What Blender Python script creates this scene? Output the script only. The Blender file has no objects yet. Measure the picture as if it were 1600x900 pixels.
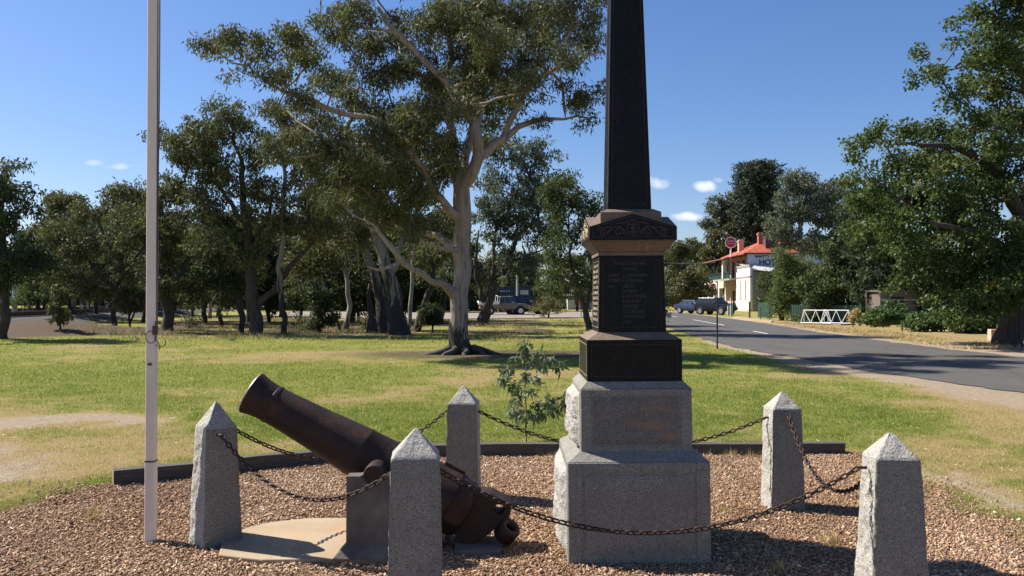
SKY_STRENGTH, SUN, EXPOSURE, CLOUD, DENOISE, SKYSAT = .067, 5.0, 0.95, 9.0, True, 1.16
import bpy, math, random
import numpy as np
from mathutils import Vector, Matrix
R = math.radians
rng = np.random.default_rng(7)
random.seed(7)
scene = bpy.context.scene
COL = scene.collection
EYE, FPX, HOR = 1.6, 1300.0, 466.0

def P(x, y, Y):
    return ((x-800)/FPX*Y, Y, EYE-(y-HOR)/FPX*Y)
def G(x, y):
    Y = EYE*FPX/(y-HOR)
    return ((x-800)/FPX*Y, Y)

# ------------------------------------------------------------------ objects
def tag(o, label=None, cat=None, group=None, kind=None):
    if label: o['label'] = label
    if cat: o['category'] = cat
    if group: o['group'] = group
    if kind: o['kind'] = kind
    return o
def empty(name, loc=(0, 0, 0), rz=0.0):
    o = bpy.data.objects.new(name, None); COL.objects.link(o)
    o.location = loc; o.rotation_euler = (0, 0, rz); o.empty_display_size = .2
    return o
def link(name, me, mat, parent=None, smooth=False):
    o = bpy.data.objects.new(name, me); COL.objects.link(o)
    if mat is not None and not me.materials: me.materials.append(mat)
    if smooth: me.polygons.foreach_set('use_smooth', np.ones(len(me.polygons), bool))
    if parent is not None: o.parent = parent
    return o
def np_mesh(name, V, F, attrs=None):
    V = np.asarray(V, np.float32).reshape(-1, 3); F = np.asarray(F, np.int32)
    n, k = F.shape
    me = bpy.data.meshes.new(name)
    me.vertices.add(len(V)); me.vertices.foreach_set('co', V.ravel())
    me.loops.add(n*k); me.loops.foreach_set('vertex_index', F.ravel())
    me.polygons.add(n); me.polygons.foreach_set('loop_start', np.arange(0, n*k, k, dtype=np.int32))
    me.update(calc_edges=True)
    if attrs:
        for a, v in attrs.items():
            at = me.attributes.new(a, 'FLOAT', 'POINT'); at.data.foreach_set('value', np.asarray(v, np.float32))
    return me
class MB:
    """collects verts / polygons for one mesh"""
    def __init__(s): s.v = []; s.f = []
    def add(s, vs, fs):
        b = len(s.v); s.v += [tuple(v) for v in vs]; s.f += [tuple(i+b for i in f) for f in fs]; return s
    def box(s, x0, x1, y0, y1, z0, z1, M=None):
        vs = [(x, y, z) for z in (z0, z1) for y in (y0, y1) for x in (x0, x1)]
        if M is not None: vs = [M @ Vector(v) for v in vs]
        return s.add(vs, [(0, 2, 3, 1), (4, 5, 7, 6), (0, 1, 5, 4), (2, 6, 7, 3), (0, 4, 6, 2), (1, 3, 7, 5)])
    def frustum(s, cx, cy, h0, h1, z0, z1, d0=None, d1=None):
        d0 = d0 or h0; d1 = d1 or h1
        vs = [(cx+a*h0, cy+b*d0, z0) for a, b in ((-1, -1), (1, -1), (1, 1), (-1, 1))]+[(cx+a*h1, cy+b*d1, z1) for a, b in ((-1, -1), (1, -1), (1, 1), (-1, 1))]
        return s.add(vs, [(3, 2, 1, 0), (4, 5, 6, 7), (0, 1, 5, 4), (1, 2, 6, 5), (2, 3, 7, 6), (3, 0, 4, 7)])
    def prism(s, pts, z0, z1):
        n = len(pts)
        vs = [(x, y, z0) for x, y in pts]+[(x, y, z1) for x, y in pts]
        return s.add(vs, [tuple(range(n))[::-1], tuple(range(n, 2*n))]+[(i, (i+1) % n, n+(i+1) % n, n+i) for i in range(n)])
    def tube(s, pts, rad, sides=8, cap=True):
        V, F = tube_arrays(pts, rad, sides)
        b = len(s.v); s.v += [tuple(v) for v in V]; s.f += [tuple(int(i)+b for i in f) for f in F]
        if cap:
            n = len(pts)
            s.f.append(tuple(b+i for i in range(sides))[::-1]); s.f.append(tuple(b+(n-1)*sides+i for i in range(sides)))
        return s
    def bar(s, a, b, r, sides=6): return s.tube([a, b], [r, r], sides)
    def build(s, name, mat, parent=None, smooth=False, bevel=0, seg=2):
        me = bpy.data.meshes.new(name); me.from_pydata(s.v, [], s.f); me.update()
        o = link(name, me, mat, parent, smooth)
        if bevel:
            m = o.modifiers.new('bevel', 'BEVEL'); m.width = bevel; m.segments = seg; m.limit_method = 'ANGLE'; m.angle_limit = R(30)
        return o
def tube_arrays(pts, rad, sides):
    pts = np.asarray(pts, float); n = len(pts)
    rad = np.broadcast_to(np.asarray(rad, float), (n,))
    t = np.gradient(pts, axis=0) if n > 2 else np.repeat((pts[1]-pts[0])[None], 2, 0)
    t /= np.linalg.norm(t, axis=1)[:, None]+1e-9
    u = np.cross(t[0], (0, 0, 1.0)) if abs(t[0][2]) < .9 else np.cross(t[0], (0, 1.0, 0))
    u /= np.linalg.norm(u)
    ang = np.arange(sides)/sides*2*np.pi
    V = np.zeros((n, sides, 3))
    for i in range(n):
        u = u-t[i]*np.dot(u, t[i]); u /= np.linalg.norm(u)+1e-9
        w = np.cross(t[i], u)
        V[i] = pts[i]+rad[i]*(np.cos(ang)[:, None]*u+np.sin(ang)[:, None]*w)
    i = np.arange(n-1)[:, None]*sides; j = np.arange(sides)[None]; k = (j+1) % sides
    F = np.stack([i+j, i+k, i+sides+k, i+sides+j], -1).reshape(-1, 4)
    return V.reshape(-1, 3), F

# ------------------------------------------------------------------ noise
_perm = rng.random((64, 64, 64)).astype(np.float32)
def vnoise(x, y, z=0.0):
    x = np.asarray(x, float); y = np.asarray(y, float); z = np.zeros_like(x)+z
    xi = np.floor(x).astype(int); yi = np.floor(y).astype(int); zi = np.floor(z).astype(int)
    fx = x-xi; fy = y-yi; fz = z-zi
    fx = fx*fx*(3-2*fx); fy = fy*fy*(3-2*fy); fz = fz*fz*(3-2*fz)
    g = lambda a, b, c: _perm[(xi+a) & 63, (yi+b) & 63, (zi+c) & 63]
    L = lambda a, b, t: a+(b-a)*t
    return L(L(L(g(0,0,0), g(1,0,0), fx), L(g(0,1,0), g(1,1,0), fx), fy), L(L(g(0,0,1), g(1,0,1), fx), L(g(0,1,1), g(1,1,1), fx), fy), fz)
def fbm(x, y, z=0.0, o=4):
    s = 0; a = .5; f = 1
    for k in range(o):
        s = s+a*vnoise(np.asarray(x)*f+17.3*k, np.asarray(y)*f+5.1*k, np.asarray(z)*f+3.7*k); a *= .5; f *= 2.03
    return s/(1-.5**o)
def sstep(a, b, x):
    t = np.clip((x-a)/(b-a), 0, 1); return t*t*(3-2*t)

# ------------------------------------------------------------------ materials
def lin(r, g, b): return (r, g, b, 1)
class NT:
    def __init__(s, name):
        s.m = bpy.data.materials.new(name); s.m.use_nodes = True
        s.t = s.m.node_tree; s.n = s.t.nodes; s.l = s.t.links
        s.b = s.n['Principled BSDF']
    def node(s, typ, **kw):
        n = s.n.new(typ)
        for k, v in kw.items():
            if k.startswith('i_'):
                n.inputs[k[2:].replace('_', ' ')].default_value = v
            else: setattr(n, k, v)
        return n
    def con(s, a, b): s.l.new(a, b)
    def coord(s, kind='Object'):
        return s.node('ShaderNodeTexCoord').outputs[kind]
    def mapping(s, vec, scale=(1, 1, 1)):
        m = s.node('ShaderNodeMapping'); m.inputs['Scale'].default_value = scale
        s.con(vec, m.inputs['Vector']); return m.outputs[0]
    def noise(s, vec, scale, detail=4, rough=.55, dist=0):
        n = s.node('ShaderNodeTexNoise'); n.inputs['Scale'].default_value = scale; n.inputs['Detail'].default_value = detail
        n.inputs['Roughness'].default_value = rough; n.inputs['Distortion'].default_value = dist
        s.con(vec, n.inputs['Vector']); return n.outputs['Fac']
    def voro(s, vec, scale, feature='F1', out='Distance'):
        n = s.node('ShaderNodeTexVoronoi', feature=feature); n.inputs['Scale'].default_value = scale
        s.con(vec, n.inputs['Vector']); return n.outputs[out]
    def ramp(s, fac, stops):
        r = s.node('ShaderNodeValToRGB'); el = r.color_ramp.elements
        while len(el) < len(stops): el.new(.5)
        for e, (p, c) in zip(el, stops): e.position = p; e.color = (c, c, c, 1) if isinstance(c, (int, float)) else tuple(c)+(1,)*(4-len(c))
        s.con(fac, r.inputs[0]); return r.outputs[0]
    def mix(s, fac, a, b, mode='MIX'):
        m = s.node('ShaderNodeMix', data_type='RGBA', blend_type=mode)
        for sock, v in ((m.inputs['Factor'], fac), (m.inputs[6], a), (m.inputs[7], b)):
            if isinstance(v, (int, float)): sock.default_value = v
            elif isinstance(v, tuple): sock.default_value = v if len(v) == 4 else v+(1,)
            else: s.con(v, sock)
        return m.outputs[2]
    def math(s, op, a, b=None, clamp=False):
        m = s.node('ShaderNodeMath', operation=op, use_clamp=clamp)
        for i, v in enumerate((a, b)):
            if v is None: continue
            if isinstance(v, (int, float)): m.inputs[i].default_value = v
            else: s.con(v, m.inputs[i])
        return m.outputs[0]
    def attr(s, name): return s.node('ShaderNodeAttribute', attribute_name=name).outputs['Fac']
    def bump(s, h, strength=.5, dist=.01, normal=None):
        b = s.node('ShaderNodeBump'); b.inputs['Strength'].default_value = strength; b.inputs['Distance'].default_value = dist
        s.con(h, b.inputs['Height'])
        if normal is not None: s.con(normal, b.inputs['Normal'])
        s.con(b.outputs[0], s.b.inputs['Normal']); return b.outputs[0]
    def base(s, c):
        if isinstance(c, tuple): s.b.inputs['Base Color'].default_value = c if len(c) == 4 else c+(1,)
        else: s.con(c, s.b.inputs['Base Color'])
    def set(s, **kw):
        for k, v in kw.items():
            i = s.b.inputs[k.replace('_', ' ')]
            if isinstance(v, (int, float, tuple)): i.default_value = v
            else: s.con(v, i)
        return s

M = {}
def plain(key, c, rough=.6, metal=0, var=.25, scale=8, bump=.15):
    t = NT(key); v = t.coord(); n = t.noise(v, scale, 5)
    lo = tuple(x*(1-var) for x in c); hi = tuple(min(1, x*(1+var)) for x in c)
    t.base(t.ramp(n, [(.3, lo), (.7, hi)])); t.set(Roughness=rough, Metallic=metal)
    if bump: t.bump(t.noise(v, scale*6, 4), bump, .01)
    M[key] = t.m; return t.m

def granite(key, c, dark, stain=0.0, rough=.75, rockbump=.4):
    t = NT(key); v = t.coord()
    sp = t.voro(v, 240, out='Color'); spf = t.node('ShaderNodeSeparateColor'); t.con(sp, spf.inputs[0])
    cells = t.ramp(spf.outputs[0], [(0, dark), (.22, dark), (.3, tuple(x*.72 for x in c)), (.6, c), (.85, tuple(min(1, x*1.25) for x in c))])
    fine = t.noise(v, 260, 2, .6)
    col = t.mix(.35, cells, t.ramp(fine, [(.35, tuple(x*.5 for x in c)), (.65, tuple(x*1.25 for x in c))]))
    big = t.noise(v, 5, 6, .65)
    col = t.mix(t.math('MULTIPLY', t.ramp(big, [(.42, 0), (.66, 1)]), .45), col, tuple(x*.55 for x in c))
    lich = t.noise(v, 14, 6, .7)
    col = t.mix(t.math('MULTIPLY', t.ramp(lich, [(.62, 0), (.7, 1)]), .3), col, (.5, .5, .46))
    if stain:
        st = t.noise(t.mapping(v, (1.5, 1.5, 7)), 2.2, 5, .6)
        col = t.mix(t.math('MULTIPLY', t.ramp(st, [(.5, 0), (.66, 1)]), stain), col, (.30, .17, .08))
    t.base(col); t.set(Roughness=rough)
    h = t.math('ADD', t.math('MULTIPLY', t.noise(v, 22, 7, .65), 1.0), t.math('MULTIPLY', t.noise(v, 150, 3), .18))
    t.bump(h, rockbump, .03)
    M[key] = t.m; return t.m
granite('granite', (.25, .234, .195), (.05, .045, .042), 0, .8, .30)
granite('granite_rough_lit', (.48, .46, .41), (.12, .115, .11), .15, .9, 1.0)  # rough split stone, paled further so its faces read as sunlit
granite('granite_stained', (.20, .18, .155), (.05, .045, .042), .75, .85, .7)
granite('sandy_granite', (.18, .13, .09), (.07, .047, .036), .25, .8, .25)

t = NT('black_granite'); v = t.coord()
n1 = t.voro(v, 300, out='Color'); s1 = t.node('ShaderNodeSeparateColor'); t.con(n1, s1.inputs[0])
col = t.ramp(s1.outputs[0], [(0, (.006, .006, .007)), (.8, (.012, .012, .013)), (1, (.035, .035, .037))])
dust = t.noise(t.mapping(v, (3, 3, 1.2)), 6, 6, .7)
col = t.mix(t.math('MULTIPLY', t.ramp(dust, [(.45, 0), (.75, 1)]), .3), col, (.028, .025, .023))
t.base(col); t.set(Roughness=t.ramp(t.noise(v, 12, 4), [(.3, .22), (.7, .42)])); t.set(Specular_IOR_Level=.10); M['black_granite'] = t.m
plain('engraving', (.038, .038, .040), .85, var=.3, scale=60)
plain('carving', (.040, .036, .036), .8, var=.3, scale=60)
plain('gilt', (.30, .24, .15), .7, var=.5, scale=40)

# cannon iron
t = NT('cannon_iron'); v = t.coord()
n = t.noise(v, 7, 7, .65); n2 = t.noise(v, 60, 4, .7)
col = t.ramp(n, [(.3, (.012, .008, .007)), (.5, (.024, .013, .009)), (.72, (.060, .026, .014))])
col = t.mix(t.math('MULTIPLY', t.ramp(n2, [(.5, 0), (.72, 1)]), .4), col, (.10, .045, .025))
t.base(col); t.set(Metallic=.0, Specular_IOR_Level=.3, Roughness=t.ramp(n, [(.3, .52), (.7, .72)])); t.bump(t.math('ADD', n2, t.noise(v, 14, 3)), .35, .006)
M['cannon_iron'] = t.m
plain('cannon_edge_lit', (.22, .19, .17), .4, .6, .4, 30)  # paler iron for the muzzle rim, a painted stand-in for sun on the lip
plain('chain_iron', (.042, .024, .018), .5, .5, .45, 60, .4)

t = NT('concrete'); v = t.coord()
n = t.noise(v, 5, 7, .65); col = t.ramp(n, [(.3, (.07, .06, .053)), (.55, (.125, .11, .095)), (.75, (.20, .175, .15))])
st = t.noise(v, 18, 6, .7); col = t.mix(t.ramp(st, [(.6, 0), (.72, .6)]), col, (.07, .065, .06))
t.base(col); t.set(Roughness=.9); t.bump(t.noise(v, 60, 5, .7), .5, .01); M['concrete'] = t.m
t = NT('slab_concrete'); v = t.coord()
n = t.noise(v, 2.5, 7, .6); col = t.ramp(n, [(.3, (.28, .205, .125)), (.7, (.39, .30, .195))])
st = t.noise(v, 4, 6, .7, .6); col = t.mix(t.ramp(st, [(.52, 0), (.66, .65)]), col, (.42, .22, .10))
sp = t.noise(v, 70, 3, .7); col = t.mix(t.ramp(sp, [(.66, 0), (.7, .8)]), col, (.15, .12, .10))
t.base(col); t.set(Roughness=.85); t.bump(t.noise(v, 90, 5, .7), .3, .005); M['slab_concrete'] = t.m

t = NT('sleeper_wood'); v = t.coord()
g = t.noise(t.mapping(v, (.6, 9, 9)), 9, 6, .7, .4); col = t.ramp(g, [(.3, (.035, .03, .027)), (.55, (.085, .075, .065)), (.75, (.16, .14, .12))])
t.base(col); t.set(Roughness=.9); t.bump(g, .8, .012); M['sleeper_wood'] = t.m
plain('end_grain', (.26, .19, .12), .9, var=.4, scale=30)

t = NT('pole_paint'); v = t.coord()
n = t.noise(t.mapping(v, (1, 1, .25)), 6, 5); col = t.ramp(n, [(.3, (.66, .56, .46)), (.7, (.82, .72, .60))])
ch = t.noise(t.mapping(v, (1.4, 1.4, .5)), 26, 5, .6); col = t.mix(t.ramp(ch, [(.70, 0), (.715, 1)]), col, (.05, .03, .022))
gr = t.noise(v, 3, 6, .75); col = t.mix(t.ramp(gr, [(.6, 0), (.8, .35)]), col, (.3, .26, .22))
t.base(col); t.set(Roughness=.42); t.bump(ch, .2, .003); M['pole_paint'] = t.m

def leafmat(key, a, b, c=None, trans=.25, rough=.5, hi=None):
    t = NT(key); tint = t.attr('tint'); c = c or tuple((x+y)/2 for x, y in zip(a, b))
    col = t.ramp(tint, [(0, a), (.5, c), (.93, b), (1, hi or tuple(min(1, x*1.35) for x in b))])
    t.base(col); t.set(Roughness=rough+.15, Specular_IOR_Level=.22)
    tr = t.node('ShaderNodeBsdfTranslucent'); t.con(t.mix(.5, col, (.16, .19, .03)), tr.inputs[0])
    mx = t.node('ShaderNodeMixShader'); mx.inputs[0].default_value = trans
    t.con(t.b.outputs[0], mx.inputs[1]); t.con(tr.outputs[0], mx.inputs[2])
    t.con(mx.outputs[0], t.n['Material Output'].inputs['Surface']); M[key] = t.m; return t.m
leafmat('gum_leaf', (0.053, 0.064, 0.033), (0.147, 0.150, 0.068))
leafmat('gum_leaf_olive', (0.059, 0.065, 0.033), (0.147, 0.141, 0.065))
leafmat('gum_leaf_grey', (0.062, 0.080, 0.059), (0.154, 0.176, 0.121))
leafmat('dark_leaf', (0.021, 0.035, 0.024), (0.059, 0.085, 0.040))
leafmat('elm_leaf', (0.033, 0.058, 0.020), (0.091, 0.140, 0.036), trans=.3, rough=.4, hi=(0.192, 0.183, 0.036))
leafmat('oak_leaf', (0.035, 0.055, 0.026), (0.099, 0.134, 0.044))
leafmat('bright_leaf', (0.061, 0.089, 0.029), (0.145, 0.190, 0.053))
leafmat('ivy_leaf', (0.035, 0.070, 0.028), (0.116, 0.192, 0.061))
leafmat('pine_leaf', (0.019, 0.033, 0.026), (0.053, 0.071, 0.042), trans=.08)
leafmat('yellow_leaf', (0.087, 0.083, 0.031), (0.210, 0.166, 0.062))
leafmat('sapling_leaf', (0.069, 0.106, 0.056), (0.200, 0.250, 0.150), trans=.3, rough=.38)
leafmat('straw', (0.275, 0.188, 0.075), (0.650, 0.500, 0.237), trans=.2)
leafmat('dry_red', (0.200, 0.056, 0.027), (0.425, 0.175, 0.075), trans=.2)
t = NT('grass_blade'); tint = t.attr('tint')
t.base(t.ramp(tint, [(0, (.13, .20, .030)), (.35, (.24, .30, .05)), (.6, (.39, .36, .10)), (.8, (.53, .42, .19)), (1, (.62, .50, .29))]))
t.set(Roughness=.7)
tr = t.node('ShaderNodeBsdfTranslucent'); t.con(t.b.inputs['Base Color'].links[0].from_socket, tr.inputs[0])
mx = t.node('ShaderNodeMixShader'); mx.inputs[0].default_value = .4
t.con(t.b.outputs[0], mx.inputs[1]); t.con(tr.outputs[0], mx.inputs[2]); t.con(mx.outputs[0], t.n['Material Output'].inputs['Surface'])
M['grass_blade'] = t.m

def bark(key, pale, mid, dark, darkbase=0, sc=3.0):
    t = NT(key); v = t.coord()
    st = t.noise(t.mapping(v, (2.2, 2.2, .35)), sc, 6, .6, .5)
    col = t.ramp(st, [(.32, mid), (.5, pale), (.68, tuple(min(1, x*1.15) for x in pale)), (.8, mid)])
    pt = t.noise(t.mapping(v, (1.5, 1.5, .22)), sc*1.3, 5, .6, .3)
    hz = t.node('ShaderNodeSeparateXYZ'); t.con(v, hz.inputs[0])
    if darkbase:
        hh = t.math('ADD', t.math('DIVIDE', hz.outputs[2], darkbase), t.math('MULTIPLY', t.math('SUBTRACT', pt, .5), 3.6))
        col = t.mix(t.ramp(hh, [(.75, 1), (1.0, 0)]), col, dark)
    else:
        col = t.mix(t.ramp(pt, [(.5, 0), (.62, .8)]), col, dark)
    t.base(col); t.set(Roughness=.85)
    t.bump(t.math('ADD', st, t.noise(t.mapping(v, (6, 6, 1)), 5, 6, .7)), .8, .03); M[key] = t.m
bark('gum_bark', (.30, .245, .20), (.15, .115, .09), (.04, .03, .025), darkbase=.9, sc=5)
bark('grey_bark', (.20, .175, .15), (.11, .092, .078), (.03, .025, .022), darkbase=2.6)
bark('dark_bark', (.065, .052, .043), (.04, .032, .027), (.02, .017, .015), sc=8)
bark('pale_bark', (.30, .265, .225), (.18, .15, .13), (.07, .055, .045), darkbase=.5, sc=6)
plain('stem', (.16, .09, .06), .8)

plain('white_render', (.78, .75, .68), .8, var=.1, scale=3)
plain('cream_render', (.62, .50, .36), .85, var=.2, scale=2)
plain('white_paint', (.74, .74, .73), .5, var=.1, scale=4)
plain('grey_paint', (.36, .37, .38), .5, var=.15, scale=4)
plain('dark_steel', (.035, .035, .037), .5, .3)
plain('rusty_steel', (.11, .07, .055), .7, .3)
plain('bull_green', (.02, .058, .042), .6, var=.2)
plain('roof_red', (.34, .075, .038), .65, var=.3, scale=2)
plain('roof_pink', (.40, .12, .085), .65, var=.2, scale=2)
plain('brick_dark', (.085, .045, .038), .9, var=.4, scale=6)
plain('brick_red', (.40, .14, .09), .9, var=.3, scale=6)
plain('brick_pale', (.55, .36, .26), .9, var=.25, scale=12)
plain('wall_grey', (.30, .27, .25), .9, var=.2, scale=2)  # warm grey of the side wall, coping, string course and balcony floor
plain('sign_grey', (.40, .43, .48), .8, var=.1, scale=1)
plain('letter_dark', (.02, .022, .03), .7)
plain('letter_white', (.75, .73, .72), .6, var=.05)
plain('sign_red', (.28, .012, .022), .45, var=.15)
plain('interior_dark', (.02, .018, .016), .8)
plain('tin_roof', (.62, .62, .60), .45, .2, .15, 1)
plain('weathered_wood', (.13, .105, .085), .9, var=.4, scale=12)
plain('far_wall', (.42, .43, .44), .8, var=.15, scale=1)
plain('blue_panel', (.012, .022, .06), .55, var=.3, scale=1)
plain('orange_sign', (.55, .22, .04), .6)
plain('rubber', (.018, .018, .018), .85)
plain('alloy', (.55, .55, .56), .3, .8, .1, 20, 0)
plain('red_plastic', (.55, .04, .02), .5)
plain('rope', (.09, .08, .07), .9)
def carpaint(key, c):
    t = NT(key); t.base(c); t.set(Roughness=.35, Metallic=.0, Specular_IOR_Level=.25)
    v = t.coord(); t.con(t.ramp(t.noise(v, 4, 5), [(.3, .22), (.7, .42)]), t.b.inputs['Roughness']); M[key] = t.m
carpaint('black_paint', (.012, .014, .02)); carpaint('navy_paint', (.03, .05, .10)); carpaint('beige_paint', (.20, .165, .11)); carpaint('dark_green_paint', (.012, .018, .014))
t = NT('car_glass'); t.base((.02, .024, .028)); t.set(Roughness=.06, Specular_IOR_Level=.6); M['car_glass'] = t.m
t = NT('lamp_lens'); t.base((.6, .6, .6)); t.set(Roughness=.1); M['lamp_lens'] = t.m
t = NT('tail_lens'); t.base((.4, .02, .02)); t.set(Roughness=.2); M['tail_lens'] = t.m

t = NT('fallen_leaf'); t.base(t.ramp(t.attr('tint'), [(0, (.10, .05, .03)), (.4, (.28, .14, .07)), (.7, (.42, .28, .15)), (1, (.60, .50, .35))])); t.set(Roughness=.7); M['fallen_leaf'] = t.m
# ------------------------------------------------------------------ ground
GRAVEL_POLY = np.array([(-7.5, 1.0), (-5.2, 4.2), (-3.95, 6.35), (-3.5, 7.15), (-1.3, 8.5), (3.42, 8.66), (3.45, 6.9), (3.35, 5.3), (3.6, 4.2), (4.4, 2.4), (5, 0)])
def poly_sd(x, y, poly):
    """signed distance, positive inside"""
    x = np.asarray(x, float); y = np.asarray(y, float)
    d = np.full(x.shape, 1e9); ins = np.zeros(x.shape, bool); n = len(poly)
    for i in range(n):
        ax, ay = poly[i]; bx, by = poly[(i+1) % n]
        ex, ey = bx-ax, by-ay; t = np.clip(((x-ax)*ex+(y-ay)*ey)/(ex*ex+ey*ey+1e-12), 0, 1)
        d = np.minimum(d, np.hypot(x-ax-t*ex, y-ay-t*ey))
        c = ((ay > y) != (by > y)) & (x < (bx-ax)*(y-ay)/(by-ay+1e-12)+ax); ins ^= c
    return np.where(ins, d, -d)
ROAD_NEAR = np.array([(8.9, -30), (8.9, 5), (8.6, 13.8), (7.9, 18), (7.75, 21), (7.35, 25.7), (7.3, 30), (7.8, 36), (8.4, 45), (9.3, 60), (10.5, 80), (11.8, 100), (14, 140)])
ROAD_FAR = np.array([(14.6, -30), (14.3, 5), (13.9, 22.4), (13.6, 25.7), (13.9, 31.5), (14.6, 41), (15.8, 50), (17.2, 67), (17.8, 80), (18.4, 100), (20, 140)])
def road_x(y, edge): return np.interp(y, edge[:, 1], edge[:, 0])
def rail_x(y): return -25.0-.13*(y-45)      # foot of the embankment
def side_road(x, y):
    # pale gravel road crossing behind the lawn
    a = np.interp(x, [-60, -25, -12, -6, 2, 9, 13], [92, 78, 64, 62, 66, 70, 72])
    b = np.interp(x, [-60, -25, -12, -6, 2, 9, 13], [112, 100, 92, 88, 90, 95, 98])
    return np.minimum(y-a, b-y)
def height(x, y):
    z = (fbm(x*.35, y*.35, 1.0, 3)-.5)*.05*sstep(9.5, 16, y)*(1-sstep(4.5, 7, np.abs(x)))
    e = rail_x(y)-x
    z = z+.5*sstep(0, 3.0, e)*sstep(24, 34, y)
    # hollow beside the track
    d = np.hypot((x+23.6)/2.6, (y-45)/5.5); z = z-.9*sstep(1.0, .45, d)
    # creek under the foot bridge
    d = np.abs((x-20)*.25+(y-47.5)); z = z-.9*sstep(1.6, .5, d)*sstep(15.6, 16.6, x)
    # mulch mound at left
    z = z+.6*np.exp(-((x+20.5)/4.0)**2-((y-36.5)/3.0)**2)
    z = z-.004
    return z
def dryness(x, y):
    n = fbm(x*.22+3, y*.22, 2.0, 4); n2 = fbm(x*1.1, y*1.1, 9.0, 3)
    d = (n-.5)*2.1+.22+(n2-.5)*1.3+(fbm(x*4, y*4, 19., 2)-.5)*.7
    d = d+.55*sstep(4.6, 6.6, x)*sstep(27, 12, y)-.15*sstep(2, 8, y)*sstep(22, 10, y)*(np.abs(x) < 4)
    d = d+.85*np.exp(-((y-8.2)/1.1)**2)*sstep(-3.2, -4.6, x)
    d = d+.7*sstep(9.4, 7.8, y)*sstep(-3.3, -4.0, x)
    d = d+.9*np.exp(-((y-10.9)/.75)**2-((x+6.4)/2.0)**4)
    d = d+.7*sstep(14.0, 14.6, x)*sstep(80, 50, y)
    d = d+.5*np.exp(-((x-3.9)/.5)**2)*sstep(8.8, 7, y)
    d = d+.35*sstep(9.7, 8.6, y)*sstep(7.6, 8.6, y)
    return np.clip(d, 0, 1)
def bareness(x, y):
    y0 = y; y = np.where(y < 14, y+(fbm(x*.9, y*.9, 31., 3)-.5)*1.6, y)
    n = fbm(x*.5, y*.5, 4.0, 4)
    w = road_x(y, ROAD_NEAR)
    wid = np.interp(y, [5, 10, 14, 21, 24, 30], [3.2, 2.1, 1.35, 1.05, .6, .45])
    b = sstep(wid*1.35, wid*.25, w-x)*sstep(34, 27, y)
    b = np.maximum(b, sstep(1.5, .2, x-road_x(y, ROAD_FAR))*.9*(x > road_x(y, ROAD_FAR)-1))
    b = np.maximum(b, .95*np.exp(-((y-11.0-.08*(x+6))/.5)**2-((x+6.6)/2.2)**4))
    b = np.maximum(b, .8*np.exp(-((y-8.0)/.75)**2)*sstep(-3.4, -4.4, x))
    b = np.maximum(b, .65*np.exp(-((x-4.0)/.45)**2)*sstep(8.4, 7, y))
    return np.clip(b*(.30+1.4*n)+(fbm(x*2.6, y*2.6, 7., 3)-.5)*.9*(b > .12), 0, 1)
def litter(x, y):
    edge = np.interp(x, [-60, -20, -12, -6, 0, 5], [27, 31, 35.5, 36, 38, 42])
    l = sstep(-1.0, 2.5, y-edge)*sstep(7, 4, x)*sstep(64, 56, y)*np.where(y > 38, .35+.9*sstep(.42, .6, fbm(x*.28, y*.16, 14., 3)), 1)
    l = np.maximum(l, .95*np.exp(-(((x+.3)/5.2)**2+((y-24.0)/2.3)**2)))
    l = np.maximum(l, .5*np.exp(-(((x-4)/3)**2+((y-28)/1.5)**2)))
    l = l*(1-.75*np.exp(-((x-3)/3.5)**2-((y-47)/6)**2))
    return np.clip(l, 0, 1)
def ballast(x, y):
    return sstep(0.2, 1.6, rail_x(y)-x)*sstep(24, 34, y)*sstep(19, 15, rail_x(y)-x)
def grid_axis(parts):
    out = []
    for a, b, s in parts: out += list(np.arange(a, b, s))
    return np.array(out)
gx = grid_axis([(-900, -200, 50), (-200, -60, 7), (-60, -32, 1), (-32, -12, .4), (-12, -5, .2), (-5, 5, .11), (5, 12, .2), (12, 30, .4), (30, 60, 1), (60, 200, 7), (200, 901, 50)])
gy = grid_axis([(-200, -20, 20), (-20, 2, 2), (2, 4.4, .3), (4.4, 9, .11), (9, 15, .15), (15, 30, .25), (30, 60, .4), (60, 120, 1.5), (120, 300, 15), (300, 1501, 100)])
GX, GY = np.meshgrid(gx, gy)
fx, fy = GX.ravel(), GY.ravel()
gz = height(fx, fy)
nx, ny = len(gx), len(gy)
ii = (np.arange(ny-1)[:, None]*nx+np.arange(nx-1)[None]).ravel()
gF = np.stack([ii, ii+1, ii+nx+1, ii+nx], 1)
gr = sstep(-.22, .22, poly_sd(fx, fy, GRAVEL_POLY))
me = np_mesh('ground', np.stack([fx, fy, gz], 1), gF, dict(gravel=gr, dry=dryness(fx, fy), bare=bareness(fx, fy), litter=litter(fx, fy), ballast=ballast(fx, fy)))
t = NT('ground_mat'); v = t.coord()
f1 = t.noise(v, 9, 6, .7); f2 = t.noise(v, 55, 4, .7); f3 = t.noise(v, 1.3, 5, .6)
green = t.ramp(f1, [(.3, (.17, .20, .030)), (.5, (.27, .28, .05)), (.7, (.37, .33, .09))])
green = t.mix(t.math('MULTIPLY', f2, .5), green, (.10, .085, .03))
straw = t.ramp(f2, [(.3, (.20, .14, .06)), (.6, (.38, .28, .13)), (.8, (.50, .39, .21))])
dirt = t.ramp(f1, [(.3, (.26, .20, .135)), (.6, (.38, .30, .21)), (.8, (.50, .42, .31))])
litt = t.ramp(f2, [(.3, (.055, .038, .025)), (.55, (.13, .092, .062)), (.75, (.24, .18, .12))])
ball = t.ramp(t.voro(v, 14, out='Distance'), [(.1, (.035, .033, .032)), (.6, (.13, .122, .118))])
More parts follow.
